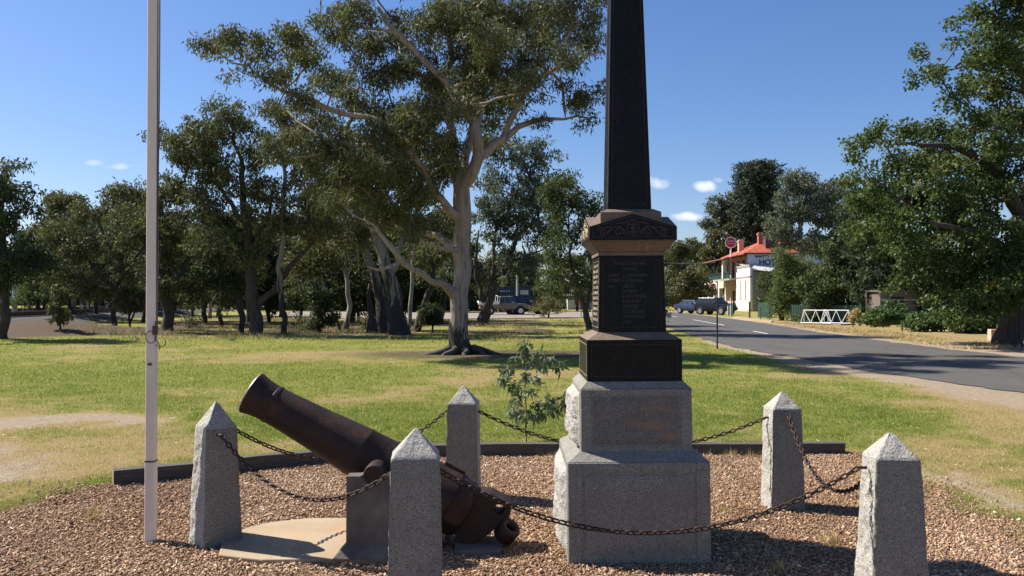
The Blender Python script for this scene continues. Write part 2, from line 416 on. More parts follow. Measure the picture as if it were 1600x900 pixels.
def thr(a, k, lo, hi):
    s = t.math('ADD', t.attr(a), t.math('MULTIPLY', t.math('SUBTRACT', t.mix(.5, f1, f2), .5), k)); return t.ramp(s, [(lo, 0), (hi, 1)])
col = t.mix(thr('dry', 1.3, .25, .85), green, straw)
col = t.mix(thr('litter', .9, .3, .65), col, litt)
col = t.mix(thr('bare', 1.0, .3, .62), col, dirt)
col = t.mix(thr('ballast', .3, .4, .6), col, ball)
vc = t.voro(v, 85, out='Color'); sc_ = t.node('ShaderNodeSeparateColor'); t.con(vc, sc_.inputs[0])
grav = t.ramp(sc_.outputs[0], [(0, (.10, .06, .04)), (.4, (.22, .14, .09)), (.75, (.34, .23, .15)), (1, (.5, .42, .33))])
col = t.mix(thr('gravel', .5, .4, .6), col, grav)
t.base(col); t.set(Roughness=.95, Specular_IOR_Level=.15)
t.bump(t.math('ADD', f2, t.math('MULTIPLY', t.voro(v, 60), .6)), .9, .03)
ground = link('ground', me, t.m, smooth=True); tag(ground, 'lawn and dry ground with green, straw coloured and bare patches', kind='structure')

# road
def strip(name, near, far, ys, z, mat, attrs=None):
    V = []
    n = 14
    for y in ys:
        a = np.interp(y, near[:, 1], near[:, 0]); b = np.interp(y, far[:, 1], far[:, 0])
        for k in range(n+1):
            x = a+(b-a)*k/n
            if k == 0: x += (fbm(y*1.3, 3.3)-.5)*.55
            if k == n: x -= (fbm(y*1.3, 8.3)-.5)*.55
            V.append((x, y, z-.012*abs(2*k/n-1)**2))
    F = []
    for i in range(len(ys)-1):
        for k in range(n):
            a = i*(n+1)+k; F.append((a, a+1, a+n+2, a+n+1))
    return link(name, np_mesh(name, V, F), mat)
t = NT('asphalt'); v = t.coord()
a1 = t.noise(v, 160, 3, .7); a2 = t.noise(t.mapping(v, (1, .25, 1)), 1.1, 5, .6); a3 = t.noise(v, 30, 4, .7)
col = t.ramp(a1, [(.3, (.045, .042, .039)), (.5, (.088, .082, .075)), (.7, (.15, .14, .126))])
col = t.mix(t.math('MULTIPLY', t.ramp(a2, [(.4, 0), (.65, 1)]), .5), col, (.055, .053, .05))
col = t.mix(t.math('MULTIPLY', t.ramp(a3, [(.55, 0), (.7, 1)]), .3), col, (.16, .145, .125))
ck = t.voro(t.mapping(v, (.5, .3, 1)), .8, 'DISTANCE_TO_EDGE'); col = t.mix(t.ramp(ck, [(0, .6), (.012, 0)]), col, (.05, .05, .05))
t.base(col); t.set(Roughness=.8, Specular_IOR_Level=.3); t.bump(a1, .5, .01); M['asphalt'] = t.m
ys = np.concatenate([np.arange(-25, 12, 3), np.arange(12, 40, .25), np.arange(40, 80, 1), np.arange(80, 141, 5)])
road = strip('road', ROAD_NEAR, ROAD_FAR, ys, .022, M['asphalt']); tag(road, 'grey asphalt road running away past the hotel', kind='structure')
plain('road_paint', (.66, .65, .62), .7, var=.2, scale=30)
mb = MB()
for (ya, yb) in ((10, 13), (22, 25), (36.9, 39.8), (48.5, 61), (70, 74), (84, 90)):
    pts = []
    for y in np.linspace(ya, yb, 8): pts.append(((road_x(y, ROAD_NEAR)+road_x(y, ROAD_FAR))/2+.25, y))
    vs = []; fs = []
    for (x, y) in pts: vs += [(x-.055, y, .0285), (x+.055, y, .0285)]
    for i in range(len(pts)-1): fs.append((2*i, 2*i+1, 2*i+3, 2*i+2))
    if ya < 30: continue
    mb.add(vs, fs)
tag(mb.build('road_marking', M['road_paint']), 'white dashed centre line painted on the asphalt road', kind='structure')
t = NT('side_gravel'); v = t.coord(); f = t.noise(v, 12, 6, .7); g_ = t.noise(v, .5, 4)
t.base(t.mix(t.ramp(g_, [(.4, 0), (.6, .5)]), t.ramp(f, [(.3, (.19, .155, .125)), (.7, (.30, .25, .205))]), (.13, .12, .115))); t.set(Roughness=.95); t.bump(f, .5, .03); M['side_gravel'] = t.m
V = []; F = []
xs = np.linspace(-25, 10.8, 60)
for i, x in enumerate(xs):
    a = float(np.interp(x, [-60, -25, -12, -6, 2, 9, 13], [92, 78, 64, 62, 66, 70, 72]))+(fbm(x*.7, 1.0)-.5)*3
    b = float(np.interp(x, [-60, -25, -12, -6, 2, 9, 13], [112, 100, 92, 88, 90, 95, 98]))
    for k in range(5): V.append((x, a+(b-a)*k/4, float(max(height(x, a+(b-a)*k/4), .0))+.045))
    if i: 
        for k in range(4): q = (i-1)*5+k; F.append((q, q+5, q+6, q+1))
tag(link('side_road', np_mesh('side_road', V, F), M['side_gravel']), 'pale gravel side road crossing behind the trees', kind='structure')
# ------------------------------------------------------------------ gravel stones and grass (stuff)
def gravel_mesh(n):
    # denser sampling in the part that can be seen
    x = rng.uniform(-7, 5, n*3); y = 3.6+5.1*rng.random(n*3)**1.15
    keep = (poly_sd(x, y, GRAVEL_POLY)+(fbm(x*2, y*2, 5.)-.5)*.9+rng.normal(0, .13, n*3)*(1+2*(rng.random(n*3) < .12)) > 0) & (np.abs(x) < .68*y+.6)
    slab = poly_sd(x, y, SLAB)-.0
    keep &= rng.random(n*3) < 1.1-.62*sstep(.52, .74, fbm(x*1.7+4, y*1.7, 23., 4))
    keep &= (slab+(fbm(x*6, y*6, 8.)-.5)*.10 < 0)
    x = x[keep][:n]; y = y[keep][:n]; n = len(x)
    # stones are missing where dust and leaf mould show
    s = rng.lognormal(math.log(.0053), .46, n); s = np.clip(s, .003, .019)
    base = np.array([(1, 0, 0), (0, 1, 0), (-1, 0, 0), (0, -1, 0), (0, 0, 1), (0, 0, -1)], float)
    V = base[None]*(s[:, None, None]*np.array([1.25, .9, .6]))
    V = V*(1+rng.uniform(-.35, .35, (n, 6, 1)))+rng.normal(0, .18, (n, 6, 3))*s[:, None, None]
    a = rng.uniform(0, 2*np.pi, n); b = rng.normal(0, .5, n); ca, sa, cb, sb = np.cos(a), np.sin(a), np.cos(b), np.sin(b)
    X = V[..., 0]*cb[:, None]+V[..., 2]*sb[:, None]; Z = -V[..., 0]*sb[:, None]+V[..., 2]*cb[:, None]
    V2 = np.stack([X*ca[:, None]-V[..., 1]*sa[:, None], X*sa[:, None]+V[..., 1]*ca[:, None], Z], -1)
    z = height(x, y)+.004+s*.25+rng.random(n)*.006
    V2 += np.stack([x, y, z], 1)[:, None]
    f = np.array([(0, 1, 4), (1, 2, 4), (2, 3, 4), (3, 0, 4), (1, 0, 5), (2, 1, 5), (3, 2, 5), (0, 3, 5)])
    F = (f[None]+(np.arange(n)*6)[:, None, None]).reshape(-1, 3)
    patch = fbm(x*1.1, y*1.1, 11.)
    tint = np.clip(rng.beta(2.2, 2.6, n)+(patch-.5)*.5, 0, 1)
    return np_mesh('gravel', V2.reshape(-1, 3), F, dict(tint=np.repeat(tint, 6)))
SLAB = np.array([(-1.80, 5.12), (-1.90, 5.5), (-1.82, 5.72), (-1.70, 5.86), (-1.46, 5.97), (-.9, 5.98), (-.45, 5.9), (-.45, 5.32), (-.55, 5.05), (-1.25, 5.03), (-1.5, 5.02)])
t = NT('gravel_stone'); tint = t.attr('tint')
t.base(t.ramp(tint, [(0, (.12, .065, .038)), (.25, (.24, .14, .082)), (.5, (.36, .225, .135)), (.72, (.46, .315, .20)), (.88, (.56, .42, .29)), (1, (.72, .63, .50))])); t.set(Roughness=.85, Specular_IOR_Level=.25)
tag(link('gravel', gravel_mesh(320000), t.m), 'loose brown and tan gravel spread between the granite bollards', kind='stuff')

def blade_mesh(name, x, y, h, w, tint, lean=.5, zoff=0.0):
    n = len(x); a = rng.uniform(0, 2*np.pi, n); z = height(x, y)-.004+zoff
    l = rng.normal(0, lean, n)*h; lx = l*np.cos(a+rng.normal(0, 1, n)); ly = l*np.sin(a+rng.normal(0, 1, n))
    dx = np.cos(a)*w/2; dy = np.sin(a)*w/2
    V = np.zeros((n, 3, 3)); V[:, 0] = np.stack([x-dx, y-dy, z], 1); V[:, 1] = np.stack([x+dx, y+dy, z], 1)
    V[:, 2] = np.stack([x+lx, y+ly, z+h], 1)
    return np_mesh(name, V.reshape(-1, 3), np.arange(n*3).reshape(-1, 3), dict(tint=np.repeat(np.clip(tint, 0, 1), 3)))
def lawn(n):
    u = rng.random(n*3); y = 1/(1/6.0+(1/34.0-1/6.0)*u)      # density falls with the square of the distance
    x = rng.uniform(-.66, .66, n*3)*y
    g = poly_sd(x, y, GRAVEL_POLY)+(fbm(x*2, y*2, 5.)-.5)*.5
    bare = bareness(x, y); dry = dryness(x, y)
    clump = fbm(x*3.5, y*3.5, 3., 3)
    keep = (g < -.02+rng.normal(0, .05, len(x))) & (x < road_x(y, ROAD_NEAR)-.1) & (litter(x, y) < rng.uniform(.2, .9, len(x))) & (bare < rng.uniform(.02, .42, len(x))+(clump-.5)*.5)
    keep &= rng.random(len(x)) > np.clip(dry-.35, 0, 1)*.7
    x, y, dry, clump = x[keep][:n], y[keep][:n], dry[keep][:n], clump[keep][:n]
    k = len(x)
    h = rng.lognormal(math.log(.026), .35, k)*(.7+.7*clump)*(1-.35*dry)*np.interp(y, [6, 34], [1, 1.5]); w = np.interp(y, [6, 12, 34], [.0042, .007, .018])
    fine = fbm(x*5, y*5, 6., 2)
    tint = .02+dry*.62+(fine-.5)*.5+rng.normal(0, .10, k)+(rng.random(k) < .10)*.4
    return blade_mesh('grass', x, y, h, w, tint, .7)
tag(link('grass', lawn(420000), M['grass_blade']), 'short green and straw coloured lawn grass', kind='stuff')

def tufts(name, mat, spots, label):
    X = []; Y = []; H = []; W = []; T = []
    for (x, y, r, n, h) in spots:
        a = rng.uniform(0, 2*np.pi, n); d = np.abs(rng.normal(0, r, n))
        X.append(x+d*np.cos(a)); Y.append(y+d*np.sin(a)); H.append(rng.uniform(.4, 1.2, n)*h); W.append(np.full(n, .0045 if y < 12 else .02)); T.append(rng.random(n))
    o = link(name, blade_mesh(name, *map(np.concatenate, (X, Y, H, W, T)), 1.0), mat); tag(o, label, kind='stuff')
sp = []
for _ in range(70): sp.append((rng.uniform(1.4, 3.3), rng.uniform(5.3, 8.3), .05, 26, .05))
for (x, y) in (G(1300, 845), G(1290, 850), G(1130, 800), G(1120, 700), G(1140, 712), G(1215, 890), G(340, 800), G(145, 802), G(150, 812), G(425, 862), G(462, 868)): sp.append((x, y, .055, 90, .09))
for _ in range(30): x = rng.uniform(-1, 3.3); sp.append((x, 8.45+rng.uniform(-.1, .35), .06, 26, .09))
for _ in range(120): y = rng.uniform(24, 55); sp.append((road_x(y, ROAD_FAR)+rng.uniform(.8, 3.2), y, .35, 60, .12))
for _ in range(60): sp.append((3.45+rng.normal(0, .25), rng.uniform(4.6, 8.4), .07, 26, .045))
for _ in range(50): k = rng.random(); sp.append((-3.5-1.7*k+rng.normal(0, .22), 7.1-2.9*k, .08, 24, .04))
for _ in range(30): x, y = rng.uniform(-6.5, -3.8), rng.uniform(6.2, 9.2); sp.append((x, y, .12, 25, .05))
tufts('dry_grass', M['straw'], sp, 'straw coloured dead grass tufts in the gravel and on the far verge')
sp = []
for _ in range(90):
    x = rng.uniform(-2.6, 1.6); yk = 8.3 if x > -1.3 else 8.3+(x+1.3)*.62; sp.append((x, yk-abs(rng.normal(0, .14)), .05, 22, .035))
for _ in range(40): sp.append((-2.35+rng.normal(0, .22), 5.42+rng.normal(0, .14), .05, 16, .012))
tufts('red_weed', M['dry_red'], sp, 'low reddish brown dead weed mat along the timber kerb')
# green weed tufts behind the kerb
sp = [(rng.uniform(-1, 3.2), rng.uniform(8.8, 9.3), .06, 30, .07) for _ in range(40)]+[(G(1040, 600)[0]-.0, 9.0, .04, 30, .1)]
tufts('kerb_grass', M['ivy_leaf'], sp, 'longer green grass growing behind the timber kerb')

# fallen gum leaves, bark chips and twigs lying on the gravel and the grass
def litter_mesh(n):
    y = 1/(1/4.4+(1/16.-1/4.4)*rng.random(n)); x = rng.uniform(-.66, .66, n)*y; k = poly_sd(x, y, SLAB) < .02; x, y = x[k], y[k]; n = len(x)
    L = rng.uniform(.012, .055, n)*np.where(rng.random(n) < .08, 2.4, 1); W = np.minimum(rng.uniform(.003, .012, n), L*.4); a = rng.uniform(0, 6.28, n); d = np.stack([np.cos(a), np.sin(a), rng.normal(0, .22, n)], 1); s = np.stack([-np.sin(a), np.cos(a), rng.normal(0, .3, n)], 1)
    c = np.stack([x, y, height(x, y)+.016+rng.random(n)*.008+np.where(poly_sd(x, y, GRAVEL_POLY) > 0, 0, .012)], 1)
    V = np.stack([c-d*L[:, None]/2, c+s*W[:, None]/2+np.array([0, 0, .003]), c+d*L[:, None]/2, c-s*W[:, None]/2], 1)
    return np_mesh('leaf_litter', V.reshape(-1, 3), np.arange(n*4).reshape(-1, 4), dict(tint=np.repeat(rng.random(n), 4)))
tag(link('leaf_litter', litter_mesh(5200), M['fallen_leaf']), 'fallen brown leaves and bark chips lying on gravel and grass', kind='stuff')
# ragged dry and green undergrowth beneath the belt of trees
sp = []
for _ in range(900):
    y = rng.uniform(31, 60); x = rng.uniform(-.64, .1)*y
    if side_road(x, y) > -2 or x < -17.5-.06*(y-31) or fbm(x*.3, y*.3, 21., 2) < .42: continue
    sp.append((x, y, .45, 34, rng.uniform(.10, .32)))
tufts('undergrowth', M['straw'], sp[::2], 'dry straw coloured undergrowth beneath the row of trees')
tufts('green_undergrowth', M['ivy_leaf'], sp[1::2], 'ragged green undergrowth beneath the row of trees')
# ------------------------------------------------------------------ bollards
def rough_block(hw, hw_top, z1, z2, za, seed, amp=(.0025, .014, .014, .010), n=(15, 64)):
    """tapered square post with rock faced sides and a pyramid top.  amp = front, right, back, left roughness"""
    k, m = n; V = []; F = []
    sides = ((1, 0, 0, -1), (0, 1, 1, 0), (-1, 0, 0, 1), (0, -1, -1, 0))   # (tangent, normal) of front,right,back,left
    zs = np.linspace(z1, z2, m)
    for q, (tx, ty, nx_, ny_) in enumerate(sides):
        b = len(V)
        for j, z in enumerate(zs):
            h = hw+(hw_top-hw)*(z-z1)/(z2-z1)
            for i in range(k):
                u = -1+2*i/(k-1)
                x = tx*u*h+nx_*h; y = ty*u*h+ny_*h
                edge = min(1, (1-abs(u))*3.0+.12)*min(1, (1-j/(m-1))*7+.02)
                low = (z-z1)/(z2-z1)
                def D(ax):
                    return amp[ax]*edge
                nn = float(fbm(x*14+seed*3.1, y*14+seed, z*11+seed*7, 4))-.42+.5*(abs(float(fbm(x*34+seed, y*34, z*26+seed*2, 3))-.5)-.1)
                a = amp[q]*edge*(1.0 if low < .93 else .25)
                # corners take the mean of both sides so the faces stay joined
                if abs(u) > .999:
                    qn = (q+1) % 4 if u > 0 else (q-1) % 4
                    a = (amp[q]+amp[qn])*.55*min(1, (1-j/(m-1))*7+.02); cx, cy = (x, y)
                    L = math.hypot(cx, cy); V.append((x+cx/L*a*nn*1.5, y+cy/L*a*nn*1.5, z)); continue
                V.append((x+nx_*a*nn*2.4, y+ny_*a*nn*2.4, z))
        for j in range(m-1):
            for i in range(k-1):
                a = b+j*k+i; F.append((a, a+1, a+k+1, a+k))
    # pyramid, slightly pitted
    p = 8
    for q, (tx, ty, nx_, ny_) in enumerate(sides):
        b = len(V)
        for j in range(p):
            s = 1-j/(p-1)
            for i in range(k):
                u = -1+2*i/(k-1); h = hw_top*s
                x = (tx*u+nx_)*h; y = (ty*u+ny_)*h; z = z2+(za-z2)*(1-s)
                a = 0 if abs(u) > .99 or j in (0,) else .006*(float(fbm(x*25+seed, y*25, z*25, 3))-.5)*(1-abs(u))*2
                V.append((x+nx_*a, y+ny_*a, z+a-.004*(j == p-1)))
        for j in range(p-1):
            for i in range(k-1):
                a = b+j*k+i; F.append((a, a+1, a+k+1, a+k))
    me = np_mesh('bollard', V, F); nf = (k-1)*(m-1); idx = np.ones(len(F), np.int32); idx[:nf] = 0; me.materials.append(M['granite']); me.materials.append(M['granite_rough_lit'])  # front stays dark; rough sides and cap are paler, sunlight painted into the colour
    me.polygons.foreach_set('material_index', idx); return me
BOLLARDS = {}
def bollard(key, x, y, rz, hw, hwt, z2, za, label, amp):
    o = link('granite_bollard', rough_block(hw, hwt, -.06, z2, za, len(BOLLARDS)*5+1, amp), M['granite'])
    o.location = (x, y, 0); o.rotation_euler = (0, 0, rz)
    tag(o, label, 'bollard', 'granite bollards around the memorial'); BOLLARDS[key] = o
    m = o.modifiers.new('weld', 'WELD'); m.merge_threshold = .0006
    return o
RT, LT = .012, .02
bollard('L', -1.945, 5.48, R(40), .128, .100, .757, .93, 'grey granite bollard nearest the white flagpole, left of the cannon', (.004, .008, .014, .022))
bollard('F', -.520, 4.50, R(6), .145, .128, .752, .905, 'grey granite bollard standing in front of the cannon breech', (.003, .007, .012, .008))
bollard('R', 2.03, 4.47, R(-6), .150, .112, .752, .892, 'largest looking granite bollard with a dark chipped shoulder, right foreground', (.004, .012, .014, .022))
bollard('B', 2.075, 6.40, R(2), .128, .108, .757, .892, 'granite bollard right of the memorial with a chain hooked on its front face', (.003, .009, .014, .018))
bollard('M', -.390, 6.72, R(-3), .130, .117, .757, .902, 'granite bollard behind the cannon, beside the young sapling', (.003, .008, .012, .008))
# ------------------------------------------------------------------ chains
def link_geo(L=.050, Wd=.034, r=.0056, n=14, m=6):
    pts = []; st = (L-Wd)/2; rr = Wd/2-r
    for i in range(n):
        a = i/n*2*np.pi; pts.append((rr*np.cos(a)+(st if np.cos(a) > 0 else -st), rr*np.sin(a), 0))
    pts = np.array(pts); V = []
    for i in range(n):
        tng = pts[(i+1) % n]-pts[i-1]; tng /= np.linalg.norm(tng); nrm = np.array([tng[1], -tng[0], 0])
        for j in range(m):
            b = j/m*2*np.pi; V.append(pts[i]+r*(np.cos(b)*nrm+np.sin(b)*np.array([0, 0, 1])))
    F = [(i*m+j, ((i+1) % n)*m+j, ((i+1) % n)*m+(j+1) % m, i*m+(j+1) % m) for i in range(n) for j in range(m)]
    return np.array(V), np.array(F)
LV, LF = link_geo()
def chain(a, b, low, label, pitch=.036):
    a, b = np.array(a, float), np.array(b, float)
    # parabola through both ends whose lowest point is at height `low`
    ha, hb = a[2]-low, b[2]-low; s0 = math.sqrt(ha)/(math.sqrt(ha)+math.sqrt(hb))
    s = np.linspace(0, 1, 600); z = low+np.where(s < s0, ha*((s0-s)/s0)**2, hb*((s-s0)/(1-s0))**2)
    Pp = np.stack([a[0]+(b[0]-a[0])*s, a[1]+(b[1]-a[1])*s, z], 1)
    d = np.r_[0, np.cumsum(np.linalg.norm(np.diff(Pp, axis=0), axis=1))]
    n = int(d[-1]/pitch); V = []; F = []; tw = 0
    for i in range(n):
        c = (i+.5)*d[-1]/n
        p = np.array([np.interp(c, d, Pp[:, k]) for k in range(3)])
        q = np.array([np.interp(c+.008, d, Pp[:, k]) for k in range(3)])-np.array([np.interp(c-.008, d, Pp[:, k]) for k in range(3)])
        q /= np.linalg.norm(q); u = np.cross(q, (0, 0, 1)); u /= np.linalg.norm(u); w = np.cross(q, u)
        tw += .012; an = (i % 2)*math.pi/2+.55+.25*math.sin(tw)+rng.normal(0, .12)
        B = np.stack([q, np.cos(an)*u+np.sin(an)*w, -np.sin(an)*u+np.cos(an)*w])
        V.append(LV@B+p); F.append(LF+i*len(LV))
    # eye bolt at both ends
    mb = MB(); k = 0
    for e, f in ((a, Pp[8]), (b, Pp[-9])):
        dirn = (e-f); dirn[2] = 0; dirn /= np.linalg.norm(dirn)
        VV, FF = tube_arrays([e-dirn*.005, e+dirn*.045], [.008, .008], 8)
        V.append(VV); F.append(FF+sum(len(v) for v in V[:-1]))
    o = link('chain', np_mesh('chain', np.concatenate(V), np.concatenate(F)), M['chain_iron'], smooth=True)
    tag(o, label, 'chain', 'rusty chains hung between the granite bollards')
def px3(x, y, Y): return P(x, y, Y)
chain(px3(347, 680, 5.34), px3(612, 738, 4.52), .425, 'rusty chain sagging in front of the cannon pedestal, flagpole side')
chain(px3(686, 734, 4.40), px3(1340, 730, 4.46), .355, 'long rusty chain sagging low across the front of the memorial')
chain(px3(1231, 648, 6.26), (2.03, 4.62, .68), .375, 'rusty chain joining the two bollards right of the memorial')
chain(px3(1196, 652, 6.38), px3(750, 643, 6.68), .42, 'rusty chain passing behind the memorial plinth')
chain(px3(697, 642, 6.62), px3(369, 671, 5.56), .43, 'rusty chain passing behind the cannon barrel')

# ------------------------------------------------------------------ memorial
MX, MY = .768, 5.45
mon = empty('war_memorial', (MX, MY, 0))
tag(mon, 'tall tapering black granite obelisk memorial on stepped pale granite plinths', 'monument')
mon.rotation_euler = (0, R(-.42), 0)
def rock_face(name, w, h, amp, seed, mat, parent, M4, n=(40, 30), rim=.12):
    k, m = n; V = []; F = []
    for j in range(m):
        for i in range(k):
            u = -1+2*i/(k-1); v = -1+2*j/(m-1)
            e = min(1, (1-abs(u))/rim, (1-abs(v))/rim*.9); e = e*e*(3-2*e)
            ns = float(fbm(u*2.5+seed, v*2.5*h/w+seed, seed, 5)); ns2 = abs(float(fbm(u*5+seed*2, v*5, 3., 3))-.5)
            V.append(M4 @ Vector((u*w, -(.002+amp*e*max(-.1, .35+ns*1.1-ns2*.9)), v*h)))
    for j in range(m-1):
        for i in range(k-1): a = j*k+i; F.append((a, a+1, a+k+1, a+k))
    return link(name, np_mesh(name, V, F), mat, parent)
def Rz(d): return Matrix.Rotation(R(d), 4, 'Z')
def block(name, levels, mat, bevel=.004, parent=mon):
    mb = MB()
    for (h0, h1, z0, z1) in levels: mb.frustum(0, 0, h0, h1, z0, z1)
    return mb.build(name, mat, parent, bevel=bevel)
low = block('lower_plinth', [(.430, .430, -.05, .613)], M['granite'], .006)
MB().frustum(0, 0, .428, .352, .6135, .662).build('weathering', M['granite'], low, bevel=.003)
up = block('upper_plinth', [(.342, .342, .655, 1.045)], M['granite'], .006)
MB().frustum(0, 0, .340, .300, 1.0455, 1.086).build('weathering', M['granite'], up, bevel=.003)
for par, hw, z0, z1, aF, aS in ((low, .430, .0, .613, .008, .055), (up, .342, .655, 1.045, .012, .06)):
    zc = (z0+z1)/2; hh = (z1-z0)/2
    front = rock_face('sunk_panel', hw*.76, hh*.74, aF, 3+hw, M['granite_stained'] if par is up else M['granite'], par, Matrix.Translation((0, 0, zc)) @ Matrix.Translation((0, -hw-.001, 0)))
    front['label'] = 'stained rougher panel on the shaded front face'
    # raised margin round the panel
    mb = MB(); y0, y1 = -hw-.006, -hw+.01; a, b = hw*.80, hh*.80
    for (x0, x1, q0, q1) in ((-hw+.004, -a, -hh+.004, hh-.004), (a, hw-.004, -hh+.004, hh-.004), (-a, a, b, hh-.004), (-a, a, -hh+.004, -b)):
        mb.box(x0, x1, y0, y1, zc+q0, zc+q1)
    mb.build('panel_margin', M['granite'], par, bevel=.003)
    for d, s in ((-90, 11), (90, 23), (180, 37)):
        rock_face('rock_face', hw*.86, hh*.86, aS if d == -90 else aS*.4, s+hw, M['granite_rough_lit'], par, Rz(d) @ Matrix.Translation((0, 0, zc)) @ Matrix.Translation((0, -hw, 0)), rim=.22)
bb = block('black_base', [(.2946, .2946, 1.0865, 1.342)], M['black_granite'], .003)
die_ = block('die', [(.2134, .203, 1.386, 1.868)], M['black_granite'], .003)
sb = block('sloped_cap', [(.2935, .216, 1.3425, 1.3875)], M['sandy_granite'], .002)
def border(name, hw, zb, zt, hb, ht, r, mat, parent, d=0, tip=None):
    """thin engraved frame line laid on a (tapering) face"""
    Mx = Rz(d); f = lambda u, z: Mx @ Vector((u*(hb+(ht-hb)*(z-zb)/(zt-zb))*hw, -(hb+(ht-hb)*(z-zb)/(zt-zb))-.0008, z))
    m_ = .0; mb = MB(); zz0, zz1 = zb+(.03), zt-(.03)
    c = [f(-1, zz0), f(1, zz0), f(1, zz1), f(-1, zz1)]
    for i in range(4): mb.bar(c[i], c[(i+1) % 4], r, 4)
    return mb.build(name, mat, parent)
for d in (0, -90, 90, 180):
    g = M['gilt'] if d == -90 else M['engraving']
    border('border_line', .90, 1.0865, 1.342, .2946, .2946, .0016, g, bb, d)
    border('border_line', .87, 1.386, 1.868, .2134, .203, .0016, g, die_, d)
def text_mesh(s, size, mat, parent, M4, align='LEFT', depth=.0008, name='inscription', font_off=0.0):
    cu = bpy.data.curves.new(name, 'FONT'); cu.body = s; cu.size = size; cu.extrude = depth; cu.align_x = align; cu.offset = font_off
    tmp = bpy.data.objects.new('tmp_text', cu); COL.objects.link(tmp)
    dg = bpy.context.evaluated_depsgraph_get(); me = bpy.data.meshes.new_from_object(tmp.evaluated_get(dg)); me.name = name
    bpy.data.objects.remove(tmp); me.transform(M4); me.materials.clear()
    return link(name, me, mat, parent)
UP = Matrix.Rotation(R(90), 4, 'X')
def ty(z): return -(.2134+(.203-.2134)*(z-1.386)/.482)-.0006
lines = [('Brave Comrades', -.01, 1.812, .030, 'CENTER'), ('in arms', -.01, 1.778, .028, 'CENTER'),
         ('CAPT. G.CROMBIEY', -.150, 1.735, .0285, 'LEFT'), ('CORP. E.YOUNG', -.150, 1.703, .0285, 'LEFT'),
         ('PTE.', -.150, 1.667, .023, 'LEFT')]
zz = 1.667
for i, nm in enumerate(('J.BAIN', 'W.BAIN', 'E.WATKINS', 'R.BONEY', 'J.BRYEN', 'T.COONEY', 'W.DUDLEY', 'J.FRY')):
    z = zz-i*.0318; lines.append((nm, -.060, z, .0285, 'LEFT'))
    if i: lines.append(('"', -.115, z, .024, 'LEFT'))
for (s, x, z, size, al) in lines:
    text_mesh(s, size, M['engraving'], die_, Matrix.Translation((x, ty(z+.01), z)) @ Matrix.Rotation(R(-1.2), 4, 'X') @ UP, al, font_off=.0006)
mb = MB(); Mx = Rz(-90)      # worn gilt letter rows of the sunlit left face, too small and worn to read
for i in range(11):
    z = 1.80-i*.0345; x = -.15
    while x < .14:
        w = random.uniform(.008, .016)
        if random.random() > .18: mb.add([Mx @ Vector(p) for p in ((x, ty(z)-.0004, z), (x+w, ty(z)-.0004, z), (x+w, ty(z+.02)-.0004, z+.02), (x, ty(z+.02)-.0004, z+.02))], [(0, 1, 2, 3)])
        x += w+.006
mb.build('gilt_lettering', M['gilt'], die_)
# cornice
cor = empty('cornice'); cor.parent = mon
block('bed_mould', [(.212, .212, 1.869, 1.893), (.214, .266, 1.8935, 1.958)], M['sandy_granite'], .004, cor)
mb = MB(); H = .2726; zc0, zc1, zp = 1.959, 2.048, 2.131
for d in (0, 90):
    Mx = Rz(d); pr = [(-H, zc0), (H, zc0), (H, zc1), (0, zp), (-H, zc1)]
    dd = H if d == 0 else H-.0015
    vs = [Mx @ Vector((x, -dd, z)) for x, z in pr]+[Mx @ Vector((x, dd, z)) for x, z in pr]
    if d == 90: vs = [Vector((v.x*.9945, v.y*.9945, v.z+(.0012 if v.z > zc1+.001 else -.001))) for v in vs]
    mb.add(vs, [(0, 1, 2, 3, 4), (9, 8, 7, 6, 5), (0, 5, 6, 1), (1, 6, 7, 2), (2, 7, 8, 3), (3, 8, 9, 4), (4, 9, 5, 0)])
mb.build('pediment_block', M['sandy_granite'], cor)
